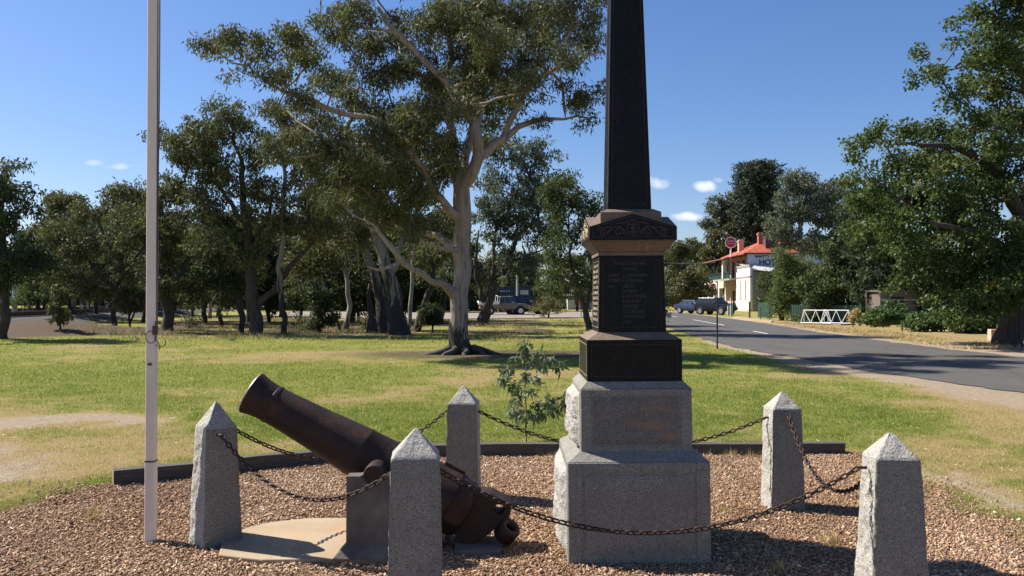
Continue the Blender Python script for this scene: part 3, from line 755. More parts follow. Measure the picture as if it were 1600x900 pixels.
for d in (0, -90, 90, 180):
    Mx = Rz(d); k = .985; pr = [(-H, zc0+.004), (H, zc0+.004), (H, zc1-.002), (0, zp-.005), (-H, zc1-.002)]
    vs = [Mx @ Vector((x*k, -H-.003, z)) for x, z in pr]+[Mx @ Vector((x*k, -H+.004, z)) for x, z in pr]
    fc = MB().add(vs, [(0, 1, 2, 3, 4), (9, 8, 7, 6, 5), (0, 5, 6, 1), (1, 6, 7, 2), (2, 7, 8, 3), (3, 8, 9, 4), (4, 9, 5, 0)]).build('polished_face', M['black_granite'], cor)
    mb = MB(); cm = M['gilt'] if d == -90 else M['carving']
    def pt(x, z): return Mx @ Vector((x, -H-.0036, zc0+z))
    def pl(xy, r): 
        for sx in (1, -1): mb.tube([pt(sx*x, z) for x, z in xy], r if isinstance(r, list) else [r]*len(xy), 5)
    for xy in ([(-.25, .022), (.25, .022)],): mb.tube([pt(*q) for q in xy], [.0018]*2, 4)
    pl([(.25, .022), (.25, .082), (.0, .155)], .0018)
    def spiral(cx, cz, r0, t0, turns, sg=1, n=22):
        return [(cx+r0*(1-.75*i/n)*math.cos(t0+sg*i/n*turns*2*math.pi), cz+r0*(1-.75*i/n)*math.sin(t0+sg*i/n*turns*2*math.pi)) for i in range(n+1)]
    pl(spiral(.088, .052, .030, R(200), 1.2, -1), .0042); pl(spiral(.188, .050, .022, R(150), 1.1, -1), .0040)
    pl([(.04, .03), (.055, .065), (.085, .088), (.125, .082), (.15, .06), (.175, .032), (.215, .028)], [.003, .005, .006, .0055, .005, .004, .003])
    pl([(.12, .083), (.16, .085), (.20, .078), (.235, .062)], [.003, .005, .005, .002])
    pl([(.03, .12), (.06, .112), (.10, .105)], [.002, .005, .002])
    mb.tube([pt(0, .028), pt(0, .128)], [.003, .003], 5)
    pl([(.0, .03), (.03, .045), (.038, .08), (.022, .118), (0, .135)], .0032)
    for z in (.045, .066, .088): pl([(0, z), (.012, z+.012), (.022, z+.012)], [.005, .006, .003])
    mb.build('scroll_carving', cm, fc)
block('pedestal_block', [(.193, .193, 2.06, 2.146), (.1925, .150, 2.1465, 2.168)], M['sandy_granite'], .002, cor)
sh = block('shaft', [(.139, .078, 2.1685, 4.55), (.0779, .002, 4.5505, 4.70)], M['black_granite'], .003)
for d in (0, -90, 90, 180):
    border('border_line', .82, 2.17, 4.55, .139, .078, .0013, M['sandy_granite'] if d == -90 else M['engraving'], sh, d)

# ------------------------------------------------------------------ cannon
CY = 5.42
A0 = Vector(P(393, 613, CY)); A1 = Vector(P(736, 800, CY)); AX = (A1-A0).normalized()
can = empty('cannon', (A0.x+AX.x*.9, CY, 0)); tag(can, 'rusty dark iron muzzle loading cannon barrel tilted up to the left', 'cannon')
base = Vector(can.location)
def lathe(prof, n=56, inner=None):
    Uv = Vector((0, -1, 0)); Wv = AX.cross(Uv).normalized(); V = []; F = []
    for s_, r in prof:
        c = A0+AX*s_-base
        for i in range(n):
            a = i/n*2*math.pi; V.append(c+(Uv*math.cos(a)+Wv*math.sin(a))*r)
    for j in range(len(prof)-1):
        for i in range(n): F.append((j*n+i, j*n+(i+1) % n, (j+1)*n+(i+1) % n, (j+1)*n+i))
    return V, F
prof = [(.45, .002), (.45, .075), (.02, .076), (.0, .080), (-.004, .128), (.0, .138), (.008, .142), (.016, .141), (.03, .137), (.06, .1305), (.10, .1255), (.148, .1235), (.152, .1265), (.17, .1270), (.176, .1235), (.26, .1255), (.5, .141), (.80, .1660), (.81, .1672), (.825, .1672), (.83, .1650), (.98, .1720), (1.2, .1865), (1.42, .2015), (1.47, .203)]
V, F = lathe(prof[::-1])
me = bpy.data.meshes.new('barrel'); me.from_pydata(V, [], F); me.update()
bar = link('barrel', me, M['cannon_iron'], can, True)
m_ = bar.modifiers.new('es', 'EDGE_SPLIT'); m_.split_angle = R(28)
V, F = lathe([(.0065, .1425), (.0, .1398), (-.0035, .133), (-.004, .129), (.002, .1285)][::-1]); me = bpy.data.meshes.new('muzzle_rim'); me.from_pydata(V, [], F); link('muzzle_rim', me, M['cannon_edge_lit'], can, True)
# faceted breech
mb = MB(); Uv = Vector((0, -1, 0)); Wv = AX.cross(Uv).normalized()
if Wv.z < 0: Wv = -Wv
def ring(s_, r, n, rot=0, off=0): return [A0+AX*s_-base+(Uv*math.cos(a+rot)+Wv*math.sin(a+rot))*r+Wv*off for a in [i/n*2*math.pi for i in range(n)]]
rings = [ring(1.468, .202, 8, R(22.5)), ring(1.50, .2035, 8, R(22.5)), ring(1.565, .196, 8, R(22.5)), ring(1.60, .165, 8, R(22.5))]
vs = [v for r_ in rings for v in r_]; fs = [(j*8+i, j*8+(i+1) % 8, (j+1)*8+(i+1) % 8, (j+1)*8+i) for j in range(3) for i in range(8)]+[tuple(range(24, 32)), tuple(range(8))[::-1]]
mb.add(vs, fs).build('breech_block', M['cannon_iron'], can, bevel=.006)
MB().box(-.075, .075, -.022, .022, 0, .022, Matrix.Translation(A0+AX*1.40+Wv*.196+Vector((0, .0, 0))-base) @ Matrix.Rotation(math.atan2(-AX.z, AX.x), 4, 'Y')).build('vent_patch', M['cannon_iron'], can, bevel=.004)
# cascabel lug with a round hole
def plate(outline, hole_c, hole_r, y0, y1, n=24):
    # outline given as 24 radial points so the hole can be bridged
    V = []; F = []
    for y in (y0, y1):
        for i in range(n):
            a = i/n*2*math.pi; V.append((hole_c[0]+hole_r*math.cos(a), y, hole_c[1]+hole_r*math.sin(a)))
        for i in range(n):
            a = i/n*2*math.pi; ro = outline(a); V.append((hole_c[0]+ro*math.cos(a), y, hole_c[1]+ro*math.sin(a)))
    for i in range(n):
        k = (i+1) % n
        F += [(i, k, n+k, n+i), (2*n+k, 2*n+i, 3*n+i, 3*n+k), (k, i, 2*n+i, 2*n+k), (n+i, n+k, 3*n+k, 3*n+i)]
    mb = MB(); return mb.add(V, F)
hc = Vector(P(780, 795, CY-.1))-base
LUG = [tuple((Vector(P(x, y, CY-.08))-base)[k] for k in (0, 2)) for x, y in ((716, 846), (700, 800), (735, 768), (768, 770), (786, 779), (800, 789), (797, 802), (790, 814), (776, 822), (764, 832), (750, 843), (735, 849))]
def ray(a):
    dx, dz = math.cos(a), math.sin(a); best = .3
    for i in range(len(LUG)):
        (x0, z0), (x1, z1) = LUG[i], LUG[(i+1) % len(LUG)]; ex, ez = x1-x0, z1-z0; den = dx*ez-dz*ex
        if abs(den) < 1e-9: continue
        t_ = ((x0-hc.x)*ez-(z0-hc.z)*ex)/den; u_ = ((x0-hc.x)*dz-(z0-hc.z)*dx)/den
        if t_ > 0 and 0 <= u_ <= 1: best = max(best if best < .3 else 0, t_)
    return best
plate(ray, (hc.x, hc.z), .034, -.10, .10, 60).build('cascabel_lug', M['cannon_iron'], can, bevel=.005)
rc = Vector(P(793, 828, CY-.08))-base; axd = Vector((.50, -.45, .74)).normalized()
V, F = [], []
q = Vector((0, 0, 1)).rotation_difference(axd).to_matrix().to_4x4()
pr = [(z*.85, r_*.85) for z, r_ in ((.0, .034), (.0, .076), (.012, .085), (.11, .085), (.124, .076), (.124, .042), (.095, .034), (.03, .034))]
n = 28
for z, r_ in pr:
    for i in range(n): a = i/n*2*math.pi; V.append(Matrix.Translation(rc-axd*.06) @ q @ Vector((r_*math.cos(a), r_*math.sin(a), z)))
for j in range(len(pr)):
    for i in range(n): k = (i+1) % n; l = (j+1) % len(pr); F.append((j*n+i, j*n+k, l*n+k, l*n+i))
MB().add(V, F).build('elevating_ring', M['cannon_iron'], can, True)
rear = A0+AX*1.58-base
tc = A0+AX*.967-base
for s in (-1, 1):
    mb = MB(); mb.tube([(tc.x, s*.14, tc.z), (tc.x, s*.335, tc.z), (tc.x, s*.342, tc.z)], [.060, .060, .054], 32); mb.build('trunnion', M['cannon_iron'], can, False, .003)
# pedestals (concrete), one thing: they stand on the pad
ped = empty('concrete_cradle', (tc.x+base.x, CY, 0)); tag(ped, 'notched concrete cradle carrying the cannon trunnions', 'pedestal')
for s in (-1, 1):
    y0, y1 = (.21, .325); 
    xa, xb = -.165, .205; top = .513; px0 = base.x+tc.x; nz = A0.z+AX.z*.967
    prof2 = [(xa, .03), (xb, .03), (xb, top), (.085, top)]+[(.063*math.cos(a), nz+.063*math.sin(a)) for a in np.linspace(0, -math.pi, 12)]+[(-.085, top), (xa, top)]
    n = len(prof2); ya, yb = (s*y0, s*y1); vs = [(x, ya, z) for x, z in prof2]+[(x, yb, z) for x, z in prof2]
    fs = [tuple(range(n)), tuple(range(n, 2*n))[::-1]]+[(i, n+i, n+(i+1) % n, (i+1) % n) for i in range(n)]
    if s > 0: fs = [f[::-1] for f in fs]
    fs = [f[::-1] for f in fs]
    MB().add(vs, fs).build('trunnion_block', M['concrete'], ped, bevel=.004)
    MB().add([(xa-.07, s*.19, .028), (xb+.07, s*.19, .028), (xb+.07, s*.40, .028), (xa-.07, s*.40, .028), (xa-.002, s*.2, .10), (xb+.002, s*.2, .10), (xb+.002, s*.327, .10), (xa-.002, s*.327, .10)],
             [(3, 2, 1, 0), (4, 5, 6, 7), (0, 1, 5, 4), (1, 2, 6, 5), (2, 3, 7, 6), (3, 0, 4, 7)]).build('footing', M['concrete'], ped, bevel=.005)
o = MB().prism([tuple(p) for p in SLAB][::-1], -.06, .03).build('concrete_pad', M['slab_concrete'], bevel=.008); tag(o, 'pale sandy concrete pad under the cannon, edge rounded at the back', 'concrete pad')
o = MB().box(-.36, -.07, 5.17, 5.5, -.04, .035).build('concrete_block', M['concrete'], bevel=.006); tag(o, 'small flat concrete block in the gravel under the cannon breech', 'concrete block')

# ------------------------------------------------------------------ timber kerb
def sleeper(a, b, w, h, label, mat='sleeper_wood'):
    a, b = Vector((a[0], a[1], 0)), Vector((b[0], b[1], 0)); d = b-a; L = d.length; n = max(8, int(L/.12))
    rt = empty('timber_sleeper', (a.x, a.y, 0), math.atan2(d.y, d.x)); tag(rt, label, 'timber edging', 'timber sleepers edging the gravel bed')
    V = []; F = []
    for i in range(n+1):
        x = L*i/n
        for (y, z) in ((-w/2, -.05), (w/2, -.05), (w/2, h), (-w/2, h)):
            V.append((x, y+(float(fbm(x*3+a.x, y*9, z*9, 3))-.5)*.014, z+((float(fbm(x*2+a.x, y*5, 3., 3))-.5)*.022 if z > 0 else 0)))
    for i in range(n):
        for k in range(4): F.append((i*4+k, (i+1)*4+k, (i+1)*4+(k+1) % 4, i*4+(k+1) % 4))
    mb = MB(); mb.v = V; mb.f = [f[::-1] for f in F]; mb.build('beam', M[mat], rt)
    MB().add([V[0], V[1], V[2], V[3]], [(0, 1, 2, 3)]).build('cut_end', M['end_grain'], rt); MB().add([V[-4], V[-3], V[-2], V[-1]], [(3, 2, 1, 0)]).build('cut_end', M['end_grain'], rt)
sleeper((-3.43, 7.17), (-1.42, 8.40), .11, .125, 'weathered grey timber sleeper angled behind the flagpole')
sleeper((-1.40, 8.47), (.95, 8.54), .12, .118, 'dark timber sleeper behind the bollard and the sapling')
sleeper((.955, 8.545), (3.42, 8.62), .12, .112, 'timber sleeper running right from behind the memorial')

# ------------------------------------------------------------------ flagpole
fp = empty('flagpole', (-2.375, 5.49, 0), R(4)); tag(fp, 'tall white painted steel flagpole with chipped paint', 'flagpole')
def sq(h, z0, z1, nm): 
    return MB().frustum(0, 0, h, h, z0, z1).build(nm, M['pole_paint'], fp, bevel=.009, seg=3)
sq(.0325, -.05, .528, 'base_section'); sq(.0305, .532, 4.0, 'pole'); sq(.0295, 4.0, 7.5, 'pole')
MB().frustum(0, 0, .0318, .0318, .526, .534).build('joint', M['rusty_steel'], fp)
mb = MB(); xs = .033
pts = [(xs+.003*math.sin(z*3), -.012, z) for z in np.linspace(1.32, 7.3, 40)]; mb.tube(pts, [.0032]*len(pts), 5)
pts = [(xs+.006+.004*math.sin(z*2.1+1), -.004, z) for z in np.linspace(1.36, 7.3, 40)]; mb.tube(pts, [.0032]*len(pts), 5)
pts = [(.005+.033*math.cos(a), -.036-.004*math.sin(a), 1.345+.04*math.sin(a)) for a in np.linspace(0, 2*math.pi, 22)]; mb.tube(pts, [.0026]*len(pts), 5)
pts = [(.062+.035*math.cos(a), -.02, 1.31+.03*math.sin(a)) for a in np.linspace(R(200), R(400), 16)]; mb.tube(pts, [.0026]*len(pts), 5)
pts = [(.03, -.02, 1.335), (.06, -.022, 1.29), (.055, -.02, 1.26)]; mb.tube(pts, [.003]*3, 5)
mb.build('halyard', M['rope'], fp)
mb = MB(); mb.box(.02, .05, -.05, -.03, 1.36, 1.42); mb.bar((.04, -.045, 1.33), (.04, -.045, 1.45), .006); mb.build('cleat', M['rusty_steel'], fp)
MB().box(-.012, .012, -.043, -.034, 1.16, 1.175).build('bolt', M['rusty_steel'], fp)
# ------------------------------------------------------------------ trees
class Tree:
    def __init__(s, spacing=.45, jitter=.06):
        s.p = []; s.r = []; s.par = []; s.sp = spacing; s.j = jitter
    def path(s, pts, rads, start=None):
        """pts: world points; first joins node `start`"""
        pts = np.array(pts, float); d = np.r_[0, np.cumsum(np.linalg.norm(np.diff(pts, axis=0), axis=1))]
        n = max(2, int(d[-1]/s.sp)+1); q = np.linspace(0, d[-1], n+1)
        C = np.stack([np.interp(q, d, pts[:, k]) for k in range(3)], 1); Rr = np.interp(q, d, rads)
        # soften the corners
        for _ in range(2): C[1:-1] = .25*C[:-2]+.5*C[1:-1]+.25*C[2:]
        C[1:-1] += rng.normal(0, s.j, (n-1, 3))*min(1, d[-1]/3)
        ids = []; prev = start
        for i in range(0 if start is None else 1, n+1):
            s.p.append(C[i]); s.r.append(Rr[i]); s.par.append(-1 if prev is None else prev); prev = len(s.p)-1; ids.append(prev)
        return ids
    def nearest(s, q, up=1.4):
        A = np.array(s.p); d = A-np.array(q); L = np.linalg.norm(d, axis=1)
        return int(np.argmin(L+up*np.maximum(0, d[:, 2]+.25*L)-.0))
    def attach(s, q, curve=.18, up=1.4):
        i = s.nearest(q, up); a = np.array(s.p[i]); q = np.array(q); L = np.linalg.norm(q-a)
        mid = a*.5+q*.5+np.array([0, 0, -curve*L])*.6+rng.normal(0, .09*L, 3)
        t = np.linspace(0, 1, max(3, int(L/s.sp)+2))[:, None]
        B = (1-t)**2*a+2*t*(1-t)*mid+t*t*q
        return s.path(B, [0]*len(B), i)
    def solve(s, tip=.010, ex=2.25, cap=.9):
        n = len(s.p); acc = np.zeros(n); r = np.array(s.r); fixed = r > 0
        for i in range(n-1, -1, -1):
            if not fixed[i]: r[i] = max(tip, acc[i]**(1/ex))
            if s.par[i] >= 0: acc[s.par[i]] += r[i]**ex if not fixed[i] else 0
        for i in range(n):
            if s.par[i] >= 0 and not fixed[i]: r[i] = min(r[i], r[s.par[i]]*cap if fixed[s.par[i]] else r[s.par[i]])
        s.r = list(r); return r
    def mesh(s, minr=0.0):
        ch = [[] for _ in s.p]
        for i, p_ in enumerate(s.par):
            if p_ >= 0: ch[p_].append(i)
        V = []; F = []; b = 0; starts = [i for i, p_ in enumerate(s.par) if p_ < 0]; st = [(i, None) for i in starts]
        while st:
            i, src = st.pop(); line = [src] if src is not None else []
            while True:
                line.append(i)
                if not ch[i]: break
                c = sorted(ch[i], key=lambda k: -s.r[k])
                # continue along the child created right after this node if it is about as thick
                for k in c[1:]: st.append((k, i))
                i = c[0]
            if len(line) < 2: continue
            rr = np.array([s.r[k] for k in line])
            if src is not None: rr[0] = min(s.r[src]*.8, rr[1]*1.5)
            if rr.max() < minr: continue
            m = 16 if rr.max() > .2 else 9 if rr.max() > .09 else 6 if rr.max() > .03 else 4
            pts = np.array([s.p[k] for k in line])
            if rr.max() > .1 and len(line) > 4:       # finer rings for stout limbs, with bark swelling
                q = np.linspace(0, len(line)-1, (len(line)-1)*3+1); k0 = np.arange(len(line))
                pts = np.stack([np.interp(q, k0, pts[:, k]) for k in range(3)], 1); rr = np.interp(q, k0, rr)
                for _ in range(2): pts[1:-1] = .25*pts[:-2]+.5*pts[1:-1]+.25*pts[2:]
            v, f = tube_arrays(pts, rr, m)
            if m > 6:
                c = np.repeat(pts, m, 0); o = v-c; k = .82+.40*fbm(v[:, 0]*2.2/rr.max()*.3, v[:, 1]*2.2/rr.max()*.3, v[:, 2]*1.1, 4)
                v = c+o*k[:, None]
            V.append(v); F.append(f+b); b += len(v)
        return np.concatenate(V), np.concatenate(F)

def ball(n):
    d = rng.normal(0, 1, (n, 3)); d /= np.linalg.norm(d, axis=1)[:, None]; return d*(rng.random(n)**(1/2.2))[:, None]
def leaf_quads(tips, n_each, spread, L, W, droop, flat=0.0):
    m = len(tips); tips = np.asarray(tips)
    C = np.repeat(tips, n_each, 0); k = len(C)
    off = ball(k)*spread; off[:, 2] = off[:, 2]*.7-spread*.15*droop
    p = C+off; d = rng.normal(0, 1, (k, 3)); d[:, 2] -= droop*1.6; d /= np.linalg.norm(d, axis=1)[:, None]
    s = np.cross(d, rng.normal(0, 1, (k, 3))); s /= np.linalg.norm(s, axis=1)[:, None]
    l = L*rng.lognormal(0, .25, k)[:, None]; w = W*rng.lognormal(0, .2, k)[:, None]/2
    V = np.stack([p, p+d*l*.42+s*w, p+d*l, p+d*l*.42-s*w], 1)
    tn = np.clip(np.repeat(rng.normal(.5, .16, m), n_each)+rng.normal(0, .2, k), 0, 1)
    return V.reshape(-1, 3), np.arange(k*4).reshape(-1, 4), np.repeat(tn, 4)

def make_tree(name, base, limbs, clumps, label, cat='tree', group=None, barkm='grey_bark', leafm='gum_leaf', L=.15, W=.038, droop=.8, tuft=.38, n_leaf=60,
              per=1.0, tip=.012, flare=0, minr=0.0, spacing=.45, up=1.4, roots=False, curve=.18):
    """limbs: list of (points, radii) in world space, clumps: (x, y, z, r, rz)"""
    T = Tree(spacing)
    for k, (pts, rads) in enumerate(limbs):
        if k == 0 or rads is None or len(rads) != len(pts): st = None
        if k == 0: T.path(pts, rads)
        else:
            i = T.nearest(pts[0], 0) if T.p else None
            T.path([T.p[i]]+list(pts[1:]), rads, i)
    order = sorted(clumps, key=lambda c: min(np.linalg.norm(np.array(c[:3])-np.array(q)) for q in T.p[::4]))
    tips = []
    for c in order:
        T.attach((c[0], c[1], c[2]-.35*c[4]), curve, up)
        n = max(3, int(per*5.5*(c[3]/tuft)**1.6*.55)) if c[3] > tuft else 2
        d = rng.normal(0, 1, (n, 3)); d /= np.linalg.norm(d, axis=1)[:, None]; d *= (rng.random(n)**(1/2.6))[:, None]
        q = np.array(c[:3])+d*np.array([c[3], c[3], c[4]])*1.08
        q = q[np.argsort(np.linalg.norm(q-np.array(c[:3]), axis=1))]
        for t_ in q:
            T.attach(t_, .05, .5); tips.append(t_)
    T.solve(tip)
    V, F = T.mesh(minr)
    root = empty(name, base); tag(root, label, cat, group)
    B = np.array(base)
    if flare:
        h = V[:, 2]-B[2]; k = 1+flare*np.exp(-np.maximum(h, 0)/.38)*(.7+.6*np.sin(np.arctan2(V[:, 1]-B[1], V[:, 0]-B[0])*5+1)*.6)
        near = h < 2; V[near, 0] = B[0]+(V[near, 0]-B[0])*k[near]; V[near, 1] = B[1]+(V[near, 1]-B[1])*k[near]
    link('trunk', np_mesh('trunk', V-B, F), M[barkm], root, True)
    V, F, t_ = leaf_quads(tips, n_leaf, tuft, L, W, droop)
    link('crown', np_mesh('crown', V-B, F, dict(tint=t_)), M[leafm], root)
    return root
def px_limb(pts, Y):
    """(px, py, r[, dY]) -> points and radii"""
    return [P(q[0], q[1], Y+(q[3] if len(q) > 3 else 0)) for q in pts], [q[2] for q in pts]
def fill(ell, Y, r_m, dens=1.0, dscale=1.0):
    """clumps filling picture-sized ellipses that stand Y metres away, as deep as they are wide"""
    out = []
    for e in ell:
        cx, cy, rx, ry = e[:4]; dy = e[4] if len(e) > 4 else 0
        s = (Y+dy)/FPX; X, Yc, Z = P(cx, cy, Y+dy); ax, az = rx*s, ry*s
        n = max(2, int(dens*2.1*(ax*az)/(r_m*r_m)*.8)+1)
        d = ball(n)
        for q in d:
            r = r_m*random.uniform(.6, 1.25)
            out.append((X+q[0]*max(ax-r*.6, .1), Yc+q[1]*max(ax*dscale-r*.6, .1), Z+q[2]*max(az-r*.5, .1), r, r*.72))
    return out
def ground_base(px, Y): X = (px-800)/FPX*Y; return (X, Y, float(height(X, Y)))
def px_tree(name, Y, limbs, ell, label, r_m=1.0, dens=1.0, **kw):
    lm = [px_limb(l, Y) for l in limbs]; b = lm[0][0][0]; gzv = float(height(b[0], b[1]))
    lm[0][0][0] = (b[0], b[1], gzv-.15)
    return make_tree(name, (b[0], b[1], gzv), lm, fill(ell, Y, r_m, dens) if ell and len(ell[0]) != 3 else ell, label, **kw)

# --- the big river red gum in the middle of the lawn
YB = 24.0
def cl(lst, Y):
    out = []
    for (x, y, r, *dy) in lst:
        d = dy[0] if dy else random.uniform(-2.6, 2.6); X, Yc, Z = P(x, y, Y+d); rr = r*(Y+d)/FPX
        out.append((X, Yc, Z, rr, rr*.72))
    return out
big = [(330,72,24),(368,58,26),(405,75,30),(372,104,22),(450,58,32),(430,112,28),(480,92,34),(515,35,34),(545,20,36),(560,80,38),(520,125,36),(468,140,24),(495,180,30),(560,160,40),(600,110,42),(620,50,44),(680,25,46),(740,25,46),(800,20,46),(855,25,44),(905,25,40),(925,60,24),(655,105,42),(720,95,45),(780,90,42),(840,85,36),(885,85,26),(600,205,40),(650,180,40),(560,232,36),(612,262,38),(540,275,28),(700,165,38),(745,150,36),(795,140,30),(660,235,34),(585,305,30),(632,310,26),(895,150,26,0),(920,178,20,0),(880,128,18,0),(850,186,12,0),(935,140,14,0),
       (505,225,26),(480,250,22),(690,300,22),(610,350,20),(570,345,20),(760,215,22),(470,200,20),(440,165,18),
       (430,235,26),(455,215,22),(520,210,34),(545,255,34),(590,250,38),(640,215,40),(600,330,30),(655,285,34),(690,250,34),(570,300,32),(530,310,26),(640,350,24),(665,200,36),(700,225,30),(770,60,40),(825,130,30),(745,110,40),(500,290,26),(690,130,36),(620,170,38),
       (500,-30,30),(570,-50,45),(640,-60,50),(720,-75,50),(800,-70,50),(880,-45,45),(940,-10,30),(690,-140,45),(770,-140,45),(850,-110,40),(610,-115,35)]
big = cl(big, YB)
lm = [px_limb(l, YB) for l in (
    [(722,556,.31),(720,500,.255),(720,440,.23),(722,370,.225),(722,320,.235),(722,293,.215)],
    [(722,300,.22),(710,238,.17,.2),(705,200,.13,.3),(700,120,.10,.6),(705,40,.09,.8),(710,-60,.05,1)],
    [(722,305,.23),(740,268,.17,-.3),(751,235,.15,-.4),(751,210,.14,-.5),(739,183,.13,-.6),(718,157,.12,-.7),(680,115,.09,-.8),(620,55,.08,-1),(590,10,.05,-1.2)],
    [(746,250,.15,-.3),(770,228,.13,0),(790,208,.11,.2),(828,190,.08,.3),(860,184,.055,.3),(893,182,.04,.2),(925,185,.025,0)],
    [(790,208,.11,.2),(803,170,.085,.4),(828,132,.07,.5),(866,102,.055,.3),(896,84,.04,.1),(943,77,.025,0)],
    [(713,345,.17),(693,325,.115,-.5),(675,300,.09,-1),(641,238,.10,-1.6),(610,200,.085,-1.8),(560,185,.07,-1.6),(510,168,.065,-1.3),(467,153,.055,-1),(424,128,.045,-.6),(373,102,.03,-.4),(345,85,.02,-.3)],
    [(707,388,.15),(690,374,.09,.4),(663,366,.075,.9),(635,362,.06,1.3),(606,350,.05,1.7),(567,345,.04,2)],
    [(702,450,.17),(690,443,.105,-.5),(663,432,.08,-1.2),(645,425,.075,-1.5),(627,409,.07,-1.8),(610,392,.075,-2),(597,370,.05,-2.2),(585,350,.03,-2.3)],
    [(627,411,.09,-1.8),(612,411,.06,-1.9),(604,417,.05,-2),(595,430,.045,-2),(586,424,.035,-2.1),(574,417,.02,-2.2)],
    [(720,400,.15),(700,392,.07,-.6),(684,385,.05,-1),(660,380,.03,-1.2)],
    [(722,300,.2),(728,240,.14,.8),(745,170,.11,1.2),(770,90,.08,1.4),(790,10,.05,1.5)])]
X0, _ = (722-800)/FPX*YB, 0; lm[0][0][0] = (X0, YB, -.15)
gum = make_tree('gum_tree', (X0, YB, 0), lm, big, 'very large spreading eucalypt with a pale mottled trunk on the lawn', barkm='gum_bark', leafm='gum_leaf', L=.15, W=.040, tuft=.38, n_leaf=110, per=1.9, tip=.011, flare=.22, group=None)
# surface roots
mb = MB()
for a, l in ((R(200), .9), (R(235), .6), (R(285), .5), (R(330), .8), (R(350), 1.1), (R(160), .7)):
    pts = [(math.cos(a+.15*math.sin(k))*(.3+l*k/7), math.sin(a+.15*math.sin(k))*(.25+l*k/7), .16-.034*k) for k in range(8)]; mb.tube(pts, [.12-.012*k for k in range(8)], 8)
mb.build('root', M['dark_bark'], gum, True)

TR = 'eucalypts standing in a row behind the lawn'
mid = dict(cat='tree', group=TR, L=.20, W=.065, tuft=.46, n_leaf=58, tip=.014)
def mt(Y, limbs, ell, label, r_m=.95, dens=1.15, **kw):
    d = dict(mid); d.update(kw); return px_tree('gum_tree', Y, limbs, ell, label, r_m, dens, **d)
mt(32, [[(4,538,.22),(6,480,.18),(2,400,.15),(0,320,.08)], [(4,450,.1),(30,400,.06),(50,360,.03)], [(4,430,.1),(-30,380,.06)]],
   [(0,285,42,38),(22,330,34,34),(-20,360,50,50),(30,392,48,34),(5,420,50,30),(60,400,22,22),(-70,320,60,60)], 'dark drooping eucalypt at the left edge of the photograph', barkm='dark_bark', leafm='dark_leaf')
mt(42, [[(178,517,.15),(181,488,.13),(184,455,.12),(190,410,.10),(180,350,.05)], [(184,450,.09),(150,420,.07),(120,390,.04)], [(184,440,.09),(215,410,.07),(228,370,.04)], [(184,420,.07),(160,370,.05),(140,320,.03)]],
   [(180,310,44,28),(130,325,34,28),(215,300,28,28),(225,350,34,40),(130,380,50,35),(175,400,50,40),(105,420,30,30),(215,430,32,30),(150,440,45,24),(95,360,20,16)], 'wide olive eucalypt with a thin dark leaning trunk beyond the flagpole, left', leafm='gum_leaf_olive', barkm='dark_bark', dens=1.0)
mt(34.5, [[(95,524,.05),(94,490,.04),(95,455,.02)]], [(95,465,16,24),(92,490,14,14)], 'slim young eucalypt in the mulch beside the railway hollow', r_m=.35, leafm='gum_leaf_olive', n_leaf=40, tuft=.22, L=.15)
mt(41, [[(204,513,.06),(202,485,.05),(210,450,.03)], [(204,510,.05),(214,485,.04),(222,455,.02)]], [(205,455,20,22),(220,470,14,18),(198,478,10,10)], 'small twin stemmed eucalypt just left of the flagpole', r_m=.4, leafm='gum_leaf_olive', n_leaf=40, tuft=.25)
mt(58, [[(60,490,.15),(60,440,.1)]], [(58,445,24,26),(75,455,18,20),(40,460,16,18)], 'rounded bright green tree beyond the railway line', r_m=.8, leafm='bright_leaf', n_leaf=60)
mt(38, [[(263,520,.26),(262,480,.23),(260,430,.20),(255,370,.12),(250,300,.06)], [(262,450,.12),(285,430,.09),(300,400,.05)], [(260,440,.12),(235,410,.08),(220,370,.05)]],
   [(250,295,36,34),(215,330,28,30),(285,300,40,34),(250,350,50,40),(205,385,30,34),(290,370,44,44),(245,410,48,34),(285,440,40,30),(300,235,24,24),(270,215,14,14)], 'dense eucalypt with a dark straight trunk just right of the flagpole', barkm='dark_bark')
mt(52, [[(320,502,.16),(318,470,.14),(315,420,.10)]], [(315,400,44,40),(345,440,40,30),(290,440,30,24),(330,350,40,40)], 'short eucalypt standing behind the first trunks of the row', leafm='dark_leaf', barkm='dark_bark')
mt(36.5, [[(397,524,.33),(396,490,.27),(394,450,.24),(388,400,.20),(382,330,.15),(376,260,.10),(360,190,.05)], [(398,488,.2),(412,468,.15),(428,455,.13),(440,430,.11),(462,405,.09),(485,385,.06),(505,360,.04)], [(388,400,.12),(415,350,.09),(425,300,.06)], [(384,350,.12),(345,300,.08),(310,250,.05)]],
   [(352,172,22,24),(362,205,28,26),(318,205,22,18),(285,220,20,18),(330,240,40,26),(385,245,34,34),(292,262,34,26),(345,285,50,36),(405,290,34,40),(300,320,40,34),(370,340,50,36),(425,345,34,34),(470,360,34,24),(330,375,44,30),(395,395,44,30)], 'tall dark forked eucalypt with a pale leaning side branch, centre left', barkm='dark_bark', leafm='gum_leaf')
mt(38.5, [[(377,518,.15),(376,480,.13),(368,440,.10),(350,380,.06)]], [(345,400,36,36),(330,440,30,22),(365,430,30,22)], 'slimmer dark eucalypt close against the forked one', barkm='dark_bark', leafm='dark_leaf')
mt(36, [[(444,524,.13),(441,480,.12),(438,420,.11),(440,340,.09),(446,260,.07),(440,190,.04)], [(440,300,.06),(470,240,.04)]],
   [(438,160,26,20),(450,190,30,24),(420,225,28,22),(480,225,34,26),(455,262,44,26),(505,250,28,24),(430,300,34,26),(485,305,38,28),(520,290,24,24),(455,345,34,24),(505,350,26,24)], 'tall thin stemmed eucalypt with a grey airy crown, next to the leaning branch', leafm='gum_leaf_olive', dens=1.05)
